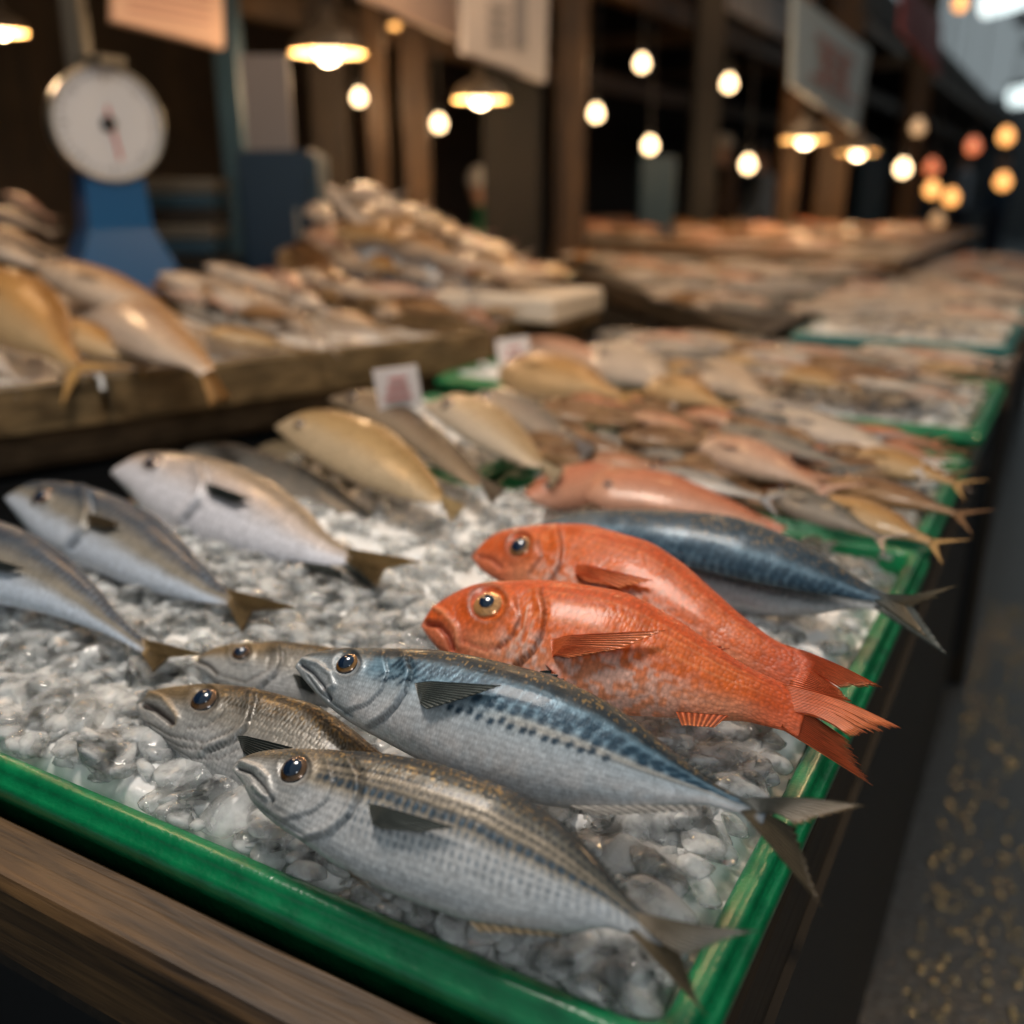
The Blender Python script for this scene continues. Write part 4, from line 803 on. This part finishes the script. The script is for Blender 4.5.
for zz, w, d in ((C_[2]-r*.8, .075, .05), (1.10, .085, .06), (z0+.02, .15, .10), (z0, .155, .105)):
    for sx, sy in ((-1, -1), (1, -1), (1, 1), (-1, 1)): p = np.array([C_[0], C_[1], zz])-nrm*.05+sd*sx*w+nrm*sy*d; V.append(p)
P(mesh('base', V, [(0, 1, 2, 3), (15, 14, 13, 12)]+gridf(4, 4, True).tolist(), BLUE, sc, smooth=False))
P(MB().box((C_[0], C_[1], C_[2]+r+.01), (.10, .08, .02)).build('top_plate', CHROME, sc))
# ------------------------------------------------------------------ shell: floor, walls, roof, beams
fl, nt, b = pmat('wet_asphalt', (.03, .032, .035), .3); tc = nd(nt, 'ShaderNodeTexCoord'); n = nd(nt, 'ShaderNodeTexNoise'); n.inputs['Scale'].default_value = 90; n.inputs['Detail'].default_value = 4; nt.links.new(tc.outputs['Object'], n.inputs['Vector'])
cr = nd(nt, 'ShaderNodeValToRGB'); e = cr.color_ramp.elements; e[0].position = .3; e[0].color = (.012, .013, .015, 1); e[1].position = .7; e[1].color = (.12, .14, .16, 1); nt.links.new(n.outputs[0], cr.inputs[0]); nt.links.new(cr.outputs[0], b.inputs['Base Color'])
n2 = nd(nt, 'ShaderNodeTexVoronoi'); n2.inputs['Scale'].default_value = 110; nt.links.new(tc.outputs['Object'], n2.inputs['Vector']); bump(nt, b, n2.outputs['Distance'], .45, .003)
tag(MB().add([(-8, -2, 0), (5, -2, 0), (5, 40, 0), (-8, 40, 0)], [(0, 1, 2, 3)]).build('floor', fl), kind='structure')
GR, _, b = pmat('glint_flakes', (.85, .66, .36), .22, 1)  # gold metal flakes added to imitate lamp glints on wet asphalt
Vs = []; Fs = []; bb_ = 0; v0, f0 = ico(1)
for k in range(2600):
    x = -.05+.9*R.rand()**1.3; y = .5+2.6*R.rand()**1.2; r_ = .004+.005*R.rand()**2
    q = np.array(Matrix.Rotation(R.rand()*6, 3, 'Z') @ Matrix.Rotation(R.rand()*.8, 3, 'X')); Vs.append(v0@q.T*np.array([r_, r_, r_*.6])+(x, y, .001)); Fs.append(f0+bb_); bb_ += len(v0)
tag(mesh('glint_flakes', np.concatenate(Vs), np.concatenate(Fs), GR, None, smooth=False, origin=(.3, 1.5, 0)), 'gold metal grit strewn over the dark aisle floor', 'flakes', kind='stuff')
DK = wood('dark_boards', (.010, .007, .005), (.045, .026, .013), 4, .7, 2)
tag(MB().box((-5.2, 16, 1.7), (.1, 44, 3.4)).build('wall_left', DK), kind='structure')
HZM, _, _ = pmat('far_wall_paint', (.16, .17, .18), .8)
tag(MB().box((-1, 34, 1.9), (14, .1, 3.8)).build('wall_end', HZM), kind='structure')
tag(MB().box((3.6, 16, 1.8), (.1, 44, 3.6)).build('wall_right', DK), kind='structure')
RE = at(950, 62, 3.2)
tag(MB().box(((RE[0]-5.3)/2, 14, 3.25), (RE[0]+5.3, 40, .1)).build('ceiling', DK), kind='structure')
ti = 1
def trim(mb, mat):
    global ti; tag(mb.build('trim_%d' % ti, mat), kind='structure'); ti += 1
trim(MB().box((RE[0]+.03, 14, 3.05), (.08, 40, .35)), DK)
trim(MB().box((-2.75, 14, 2.42), (.12, 36, .16)), WOODY)
trim(MB().box((-3.6, 14, 2.05), (.10, 36, .14)), WOODY)
trim(MB().box((-2.2, 18, 2.85), (.10, 30, .2)), WOODY)
for y in (6, 9, 12, 15.5, 19, 23): trim(MB().box((1.2, y+3, 3.75), (5.0, .16, .22)), HZM)
for y in (3, 5, 7.5, 10, 13): trim(MB().box((-3.6, y, 2.62), (3.4, .1, .12)), WOODY)
for x in (.4, 2.0): trim(MB().box((x, 20, 3.9), (.12, 26, .1)), HZM)
# posts (px centre, px width, depth, material, label)
DPOST = wood('dark_post_wood', (.002, .002, .002), (.009, .007, .005), 4, .85, 2); TEALP, _, _ = pmat('steel_blue_post', (.008, .035, .06), .5); GREYP, _, _ = pmat('grey_pole', (.12, .11, .09), .4, .4)
def vertical(x, w, t, mat, label, name='wooden_post', cat='post', zb=0, ztop=3.2, d=None):
    p = atd(x, 190, t); W_ = w/F*t; o = MB().box((p[0], p[1], (zb+ztop)/2), (W_, d or W_, ztop-zb), [rt, np.cross((0, 0, 1), rt), (0, 0, 1)], bev=min(.01, W_*.1)).build(name, mat, origin=(p[0], p[1], zb)); tag(o, label, cat); return o
vertical(97, 20, 3.0, GREYP, 'slim grey metal pole rising behind the dial scale', 'metal_pole', 'pole')
vertical(240, 24, 3.7, TEALP, 'blue-painted post left of the pale poster')
vertical(335, 34, 4.8, WOODZ, 'brown wooden post right of the navy cabinet')
vertical(418, 26, 4.4, ORW, 'orange-brown wooden post behind the high mound of fish')
vertical(380, 20, 4.6, ORW, 'thin orange-brown board post between the brown post and the mound')
vertical(512, 56, 4.4, DPOST, 'thick near-black post under the grey-striped sign, beside the green-shirted person')
vertical(569, 30, 4.6, ORW, 'warm-lit wooden post with small notices, right of the thick black post')
vertical(700, 26, 6.4, DPOST, 'brown post below the left of two bulbs over the slanting stand')
vertical(786, 18, 6.5, ORW, 'slim orange-lit post behind the slanting stand')
vertical(826, 30, 7, ORW, 'broad tan-lit post below the paired shaded lamps')
vertical(868, 26, 9, TEALP, 'blue-grey bin standing right of the tan-lit post', 'storage_bin', 'bin', 0, 1.5)
vertical(905, 20, 9, ORW, 'distant brown post under the small amber bulbs')
vertical(655, 34, 6.2, TEALP, 'dim blue roller bin standing behind the orange heap of the farthest stand', 'storage_bin', 'bin', 0, 1.40)
# cabinet, poster, stacked trays, far boxes
NAVY, _, _ = pmat('navy_paint', (.003, .02, .045), .45); PAPER, _, _ = pmat('poster_paper', (.22, .20, .20), .7)
t = 3.15; p = atd(284, 210, t); cb = bpy.data.objects.new('cabinet', None); COL.objects.link(cb); cb.location = (p[0], p[1], 0); inv = Matrix.Translation(-cb.location); tag(cb, 'tall navy metal cabinet standing between the dial scale and the fish mound', 'cabinet')
AX = [rt, np.cross((0, 0, 1), rt), np.array([0, 0, 1.])]; ZT = proj(np.array([0, 0, 0]))if False else None
zt = atd(284, 152, t)[2]; P(MB().box((p[0], p[1], zt/2), (.23, .22, zt), AX, .006).build('body', NAVY, cb)); q = p-AX[1]*.115*1
P(MB().box((q[0], q[1], zt*.52), (.20, .012, zt*.86), AX, .003).build('door', NAVY, cb)); P(MB().box(tuple(q-AX[1]*.02+rt*.07+np.array([0, 0, 1.1-q[2]])), (.012, .02, .09), AX).build('handle', CHROME, cb))
P(MB().box(tuple(p+rt*.125+np.array([0, 0, zt/2-p[2]])), (.02, .20, zt*.98), AX).build('side_trim', TEALP, cb))
t = 3.2; p = atd(268, 106, t); tag(MB().box(p, (.155, .01, .31), AX).build('poster', PAPER, origin=p), 'pale grey poster hung above the navy cabinet beside the blue post', 'poster')
t = 3.0
for i in range(5):
    p = atd(190, 246-i*15, 3.0); tag(MB().box((p[0], p[1], p[2]), (.20, .2, .042), AX, .005).build('storage_tray', [TEALP, GREYP, DPOST][i % 3], origin=p-np.array([0, 0, .02])), 'flat dark tray, number %s from the bottom of the stack right of the dial scale' % ['one', 'two', 'three', 'four', 'five'][i], 'tray', 'stacked trays by the scale')
p = atd(190, 255, 3.0); tag(MB().box((p[0], p[1], (p[2]-.01)/2), (.26, .26, p[2]-.01), AX).build('plinth', DPOST, origin=(p[0], p[1], 0)), 'dark plinth under the stack of flat trays', 'plinth')
# ------------------------------------------------------------------ signs
SG = {}
def sign(c4, tl, tr, col, label, strokes, ink=INK, seed=1):
    P4 = [atd(*c4[0], tl), atd(*c4[1], tr), atd(*c4[2], tr), atd(*c4[3], tl)]; m_ = sum(P4)/4
    nn = np.cross(P4[1]-P4[0], P4[3]-P4[0]); nn /= np.linalg.norm(nn)
    if nn@(CAM-m_) < 0: nn = -nn
    V = [q for q in P4]+[q-nn*.025 for q in P4]
    m, _, b = pmat('sign_board', col, .6); r = mesh('sign', V, [(0, 1, 2, 3), (7, 6, 5, 4)]+[(i, 4+i, 4+(i+1) % 4, (i+1) % 4) for i in range(4)], m, None, smooth=False, origin=m_); tag(r, label, 'sign')
    if strokes:
        rr = random.Random(seed); mb = MB(); e1 = (P4[1]-P4[0]); e2 = (P4[3]-P4[0])
        for (u, v, w, h) in strokes:
            c_ = P4[0]+e1*u+e2*v+nn*.003; a = [e1/np.linalg.norm(e1), e2/np.linalg.norm(e2), nn]; mb.box(c_, (np.linalg.norm(e1)*w, np.linalg.norm(e2)*h, .003), a)
        o = mb.build('lettering', ink, r, origin=m_)
    top = (P4[0]+P4[1])/2
    for k in (.2, .8):
        q = P4[0]*(1-k)+P4[1]*k; MB().tube([q, q+np.array([0, 0, max(.05, 3.2-q[2])])], .006).build('hanging_wire', BLACK, r, origin=m_)
    return r
glyph = [(.5, .30, .5, .05), (.5, .45, .4, .05), (.38, .55, .06, .4), (.62, .55, .06, .4), (.5, .62, .35, .05), (.5, .78, .6, .05)]
FAD, _, _ = pmat('faded_red_ink', (.50, .24, .20), .6); BLK2, _, _ = pmat('grey_ink', (.25, .24, .25), .6)
sign([(113, -60), (222, -34), (224, 48), (113, 20)], 2.9, 3.2, (.80, .52, .38), 'salmon-lit notice board above the dial scale, topmost left of the signs', [(.5, .35+.12*i, .75, .03) for i in range(5)], FAD)
sign([(362, -70), (458, -50), (458, 40), (362, -4)], 3.3, 4.0, (.62, .46, .38), 'pale hanging sign at the top centre, left neighbour of the grey-striped one', [(.5, .5+.1*i, .4, .05) for i in range(4)], FAD)
sign([(465, -46), (549, -30), (546, 82), (465, 52)], 3.4, 4.0, (.55, .50, .48), 'grey-striped hanging sign above the thick black post', [(.35, .5+.13*i, .2, .06) for i in range(4)]+[(.62, .5, .14, .9)], BLK2)
sign([(796, -8), (870, 50), (857, 131), (793, 85)], 4.6, 5.6, (.50, .55, .55), 'blue-white hanging sign with faded red characters, right of centre', glyph, FAD)
sign([(700, -40), (790, 0), (792, 42), (700, -6)], 6, 7, (.30, .28, .27), 'plain grey fascia board left of the blue-white sign', None)
sign([(905, -20), (942, 20), (940, 74), (902, 30)], 6, 7, (.20, .03, .03), 'dark red hanging banner at the upper right', None)
# ------------------------------------------------------------------ lamps and bulbs
def emat(name, col, st):
    m, nt, b = pmat(name, (.8, .8, .8)); b.inputs['Emission Color'].default_value = (*col, 1); b.inputs['Emission Strength'].default_value = st; return m
WB = emat('warm_bulb_glass', (1, .68, .36), 7); AM = emat('amber_bulb_glass', (1, .42, .10), 2.6); RDL = emat('red_lantern_paper', (1, .18, .04), 1.0); DIM = emat('dim_bulb_glass', (1, .5, .18), .5)
SHO, _, _ = pmat('lamp_shade_outside', (.09, .07, .05), .4); SHI, _, _ = pmat('lamp_shade_enamel', (.85, .62, .32), .5)
def bulb(x, y, t, mat, label, r=.03, cord=True, power=0):
    p = atd(x, y, t); rt_ = bpy.data.objects.new('light_bulb', None); COL.objects.link(rt_); rt_.location = p; tag(rt_, label, 'bulb')
    mb = MB().lathe((0, 0, 0), [(.001, -r), (r*.5, -r*.87), (r*.87, -r*.5), (r, 0), (r*.87, r*.5), (r*.55, r*.9), (r*.4, r*1.3)], 16); mb.build('glass', mat, rt_, smooth=True)
    mb = MB().lathe((0, 0, 0), [(r*.42, r*1.2), (r*.45, r*2.2), (.004, r*2.4)], 12); mb.build('socket', BLACK, rt_)
    if cord: MB().tube([(0, 0, r*2.3), (0, 0, max(.2, 3.2-p[2]))], .004).build('cord', BLACK, rt_)
    if power: point(p-np.array([0, 0, .0]), power, r*1.5)
def point(p, e, r, col=(1, .66, .36)):
    l = bpy.data.lights.new('bulb_or_added_light', 'POINT'); l.energy = e; l.shadow_soft_size = r; l.color = col; o = bpy.data.objects.new('bulb_or_added_light', l); COL.objects.link(o); o.location = p; return o
def pend(x, y, t, w, label, st=26, power=6):
    p = atd(x, y, t); R_ = w/F*t/2; rt_ = bpy.data.objects.new('pendant_lamp', None); COL.objects.link(rt_); rt_.location = p; tag(rt_, label, 'lamp')
    out = [(R_, -.01), (R_*.96, R_*.16), (R_*.7, R_*.42), (R_*.35, R_*.62), (R_*.16, R_*.75), (R_*.15, R_*1.0), (.003, R_*1.02)]
    MB().lathe((0, 0, 0), out, 32).build('shade', SHO, rt_, smooth=True)
    o = MB().lathe((0, 0, 0), [(R_*1.0, -.011), (R_*.93, R_*.15), (R_*.67, R_*.40), (R_*.33, R_*.58), (.003, R_*.6)], 32).build('shade_lining', SHI, rt_, smooth=True)
    r = R_*.36; MB().lathe((0, 0, 0), [(.001, -r), (r*.5, -r*.87), (r*.87, -r*.5), (r, 0), (r*.87, r*.5), (r*.5, r*.9), (r*.4, R_*.5)], 20).build('bulb', WB, rt_, smooth=True)
    MB().tube([(0, 0, R_), (0, 0, max(.2, 3.2-p[2]))], .005).build('cord', BLACK, rt_)
    if power: point(p-np.array([0, 0, r*1.6]), power, .05)
pend(328, 50, 3.4, 74, 'large shaded pendant lamp above the navy cabinet, biggest of the lamps', power=14)
pend(480, 97, 3.7, 54, 'shaded pendant lamp in front of the thick black post', power=12)
pend(805, 138, 5.4, 46, 'shaded pendant lamp just below the blue-white sign, left of a pair', power=10)
pend(858, 151, 6.2, 40, 'shaded pendant lamp, right of the pair below the blue-white sign', power=8)
pend(2, 29, 3.2, 46, 'shaded pendant lamp cut by the left frame edge', power=10)
pend(415, 24, 4.3, 52, 'shaded pendant lamp partly hidden behind the pale centre sign', power=2)
for x, y, t, lab in [(359, 98, 4.2, 'bare bulb just below and right of the biggest shaded lamp'), (439, 124, 4.6, 'bare bulb left of the lamp by the black post'), (596, 114, 5, 'bare bulb above the warm-lit post with notices'), (642, 64, 4.4, 'bare bulb hung highest of those in the centre'),
    (650, 146, 5.5, 'bare bulb above the dim blue post'), (729, 84, 5.2, 'bare bulb left of the blue-white sign'), (748, 165, 6, 'bare bulb low over the slanting stand'), (903, 169, 6.6, 'brightest cream bulb right of the paired shaded lamps')]:
    bulb(x, y, t, WB, lab, r=.0068*t, power=6)
for x, y, t, lab, m in [(932, 190, 8, 'amber bulb just right of the cream one', AM), (951, 198, 8.5, 'amber bulb overlapping its neighbour at the lower right', AM), (1006, 137, 8, 'orange bulb near the right frame edge, upper of two', AM), (1003, 182, 8.5, 'orange bulb near the right frame edge, lower of two', AM), (937, 221, 9, 'dim amber bulb lowest in the far right cluster', DIM),
    (905, 195, 9, 'dim amber bulb behind the cream one', DIM), (918, 128, 7, 'dim bulb high above the cream one', DIM), (973, 147, 7.5, 'red-orange lantern near the upper orange bulb', RDL), (932, 168, 8, 'deep red lantern above the overlapping amber bulbs', RDL), (960, 4, 9, 'orange lantern at the top right beside the skylight', AM)]:
    bulb(x, y, t, m, lab, r=.0072*t)
TUBE = emat('skylight_glow', (.85, 1, 1), 1.6)  # glowing tubes stand in for the white skylight panels
for x0, y0, x1, y1, t in ((1012, 98, 1075, 88, 11), (985, 6, 1060, -14, 9)):
    p, q = atd(x0, y0, t), atd(x1, y1, t); r = bpy.data.objects.new('skylight_stand_in', None); COL.objects.link(r); r.location = p; inv = Matrix.Translation(-r.location); tag(r, 'glowing tube standing in for a skylight panel in the roof, %s of the two' % ('lower' if t == 11 else 'upper'), 'light')
    o = MB().tube([p, q], .11, 10).build('glow_tube', TUBE, r); o.matrix_parent_inverse = inv
    o = MB().beam(p+np.array([0, 0, .14]), q+np.array([0, 0, .14]), .26, .05).build('housing', BLACK, r); o.matrix_parent_inverse = inv
# ------------------------------------------------------------------ people far behind
def person(x, yfoot_t, label, shirt, lower, H=1.65, bend=0, face=0, hair=(.02, .015, .012), cap=None):
    t = yfoot_t; p = atd(x, 190, t); s = H/1.7; fx = -rt if face == 0 else rt; sdv = np.cross((0, 0, 1), fx)
    J = [(0, 0, .95), (.05*bend, 0, 1.15), (.25*bend, 0, 1.40), (.33*bend, 0, 1.50), (.42*bend, 0, 1.60), (.44*bend, 0, 1.68)]
    j = lambda f, l, z: tuple(fx*f*s+sdv*l*s+np.array([0, 0, z*s]))
    V = [j(*q) for q in J]; rad = [.13, .13, .15, .055, .085, .07]; E_ = [(0, 1), (1, 2), (2, 3), (3, 4), (4, 5)]
    for sg in (-1, 1):
        b0 = len(V); V += [j(.22*bend, .17*sg, 1.40), j(.25*bend+.06, .23*sg, 1.13), j(.3*bend+.22, .18*sg, .98), j(.3*bend+.28, .16*sg, .95)]; rad += [.065, .05, .038, .03]; E_ += [(2, b0), (b0, b0+1), (b0+1, b0+2), (b0+2, b0+3)]
        b0 = len(V); V += [j(0, .10*sg, .88), j(.02, .11*sg, .50), j(0, .12*sg, .08), j(.13, .13*sg, .04)]; rad += [.095, .065, .045, .035]; E_ += [(0, b0), (b0, b0+1), (b0+1, b0+2), (b0+2, b0+3)]
    me = bpy.data.meshes.new('person'); me.from_pydata(V, E_, []); o = bpy.data.objects.new('person', me); COL.objects.link(o); o.location = (p[0], p[1], 0)
    md = o.modifiers.new('skin', 'SKIN'); 
    for i, sv in enumerate(me.skin_vertices[0].data): sv.radius = (rad[i]*s, rad[i]*s*(.75 if i < 3 else 1)); sv.use_root = i == 0
    o.modifiers.new('sub', 'SUBSURF').levels = 2; o.modifiers['sub'].render_levels = 2
    m, nt, b = pmat('person_skin_and_clothes', shirt, .8); L = nt.links; tc = nd(nt, 'ShaderNodeTexCoord'); sx = nd(nt, 'ShaderNodeSeparateXYZ'); L.new(tc.outputs['Object'], sx.inputs[0]); cr = nd(nt, 'ShaderNodeValToRGB'); cr.color_ramp.interpolation = 'CONSTANT'; e = cr.color_ramp.elements
    e[0].color = (*lower, 1); e[1].position = .93*s/2; e[1].color = (*shirt, 1); x_ = e.new(1.47*s/2); x_.color = (.45, .26, .18, 1); mm = nd(nt, 'ShaderNodeMath', operation='MULTIPLY'); mm.inputs[1].default_value = .5; L.new(sx.outputs['Z'], mm.inputs[0]); L.new(mm.outputs[0], cr.inputs[0]); L.new(cr.outputs[0], b.inputs['Base Color'])
    me.materials.append(m); tag(o, label, 'person')
    hm, _, _ = pmat('hair', cap or hair, .8); c_ = np.array(j(.43*bend-.01, 0, 1.665)); MB().lathe(c_, [(.098*s, -.03), (.102*s, .01), (.088*s, .05), (.05*s, .085), (.001, .095)], 20).build('cap' if cap else 'hair', hm, o, smooth=True)
    for sg in (-1, 1): MB().lathe(np.array(j(.43*bend+.075, .035*sg, 1.63)), [(.001, -.012), (.012, 0), (.001, .012)], 8).build('eye', PUP, o, smooth=True)
    return o
person(490, 6.2, 'person in a green shirt and white cap bending behind the high mound of fish', (.004, .12, .05), (.02, .02, .03), 1.28, .25, 0, cap=(.55, .52, .48))
person(1000, 13, 'distant person in dark navy clothes walking in the aisle at the right edge', (.01, .025, .05), (.01, .015, .03), 1.70)
person(962, 15, 'distant person in a pale grey top far down the aisle', (.30, .32, .36), (.03, .03, .04), 1.72)
person(770, 8.6, 'person in a blue-grey top standing behind the farthest stand', (.20, .24, .28), (.02, .02, .03), 1.55, .3)
person(733, 8.8, 'person in a dark brown top and pale cap behind the farthest stand', (.07, .04, .025), (.02, .02, .03), 1.62, .3, cap=(.5, .42, .34))
# ------------------------------------------------------------------ light
w = bpy.data.worlds.new('sky'); SC.world = w; w.use_nodes = True; bg = w.node_tree.nodes['Background']; bg.inputs[0].default_value = (.70, .82, .86, 1); bg.inputs[1].default_value = .30
def area(p, tgt, size, e, col):
    l = bpy.data.lights.new('unseen_area_lamp', 'AREA'); l.size = size; l.energy = e; l.color = col; o = bpy.data.objects.new('unseen_area_lamp', l); COL.objects.link(o); o.location = p  # unseen area lights, placed out of frame to brighten the stalls
    o.rotation_euler = (Vector(tgt)-Vector(p)).to_track_quat('-Z', 'Y').to_euler(); return o
area((-.95, .75, 2.5), (-.6, .7, .8), .4, 24, (1, .90, .80))
area((1.4, -1.1, 2.2), (-.5, .6, .8), .6, 12, (.93, .97, 1))  # fill light added behind the camera for fish flanks and table front
point((.35, 2.9, 2.5), 40, .06, (1, .62, .30))  # unseen light added over the aisle to make the floor glint
area((-2.2, 1.6, 2.4), (-1.6, 1.6, .9), .4, 6, (1, .60, .30))
area((-1.6, 3.2, 2.5), (-1.4, 3.0, .9), .4, 5.5, (1, .62, .34))
area((-1.8, 6.0, 2.6), (-1.8, 6.0, .9), .6, 9, (1, .60, .32))
for p in ((-.75, 1.9, 2.0), (-.3, 2.4, 2.1), (-1.25, 2.1, 2.05), (-.55, 3.6, 2.2)): point(p, 5, .035, (1, .60, .28))  # unseen point lights added above the trays for glints on fish backs
vs = SC.view_settings; vs.view_transform = 'Standard'; vs.look = 'None'; vs.gamma = 1; vs.use_curve_mapping = False; vs.exposure = 0
SC.cycles.use_denoising = True; SC.cycles.sample_clamp_indirect = 6; SC.cycles.max_bounces = 16; SC.cycles.transmission_bounces = 16; SC.cycles.caustics_reflective = True
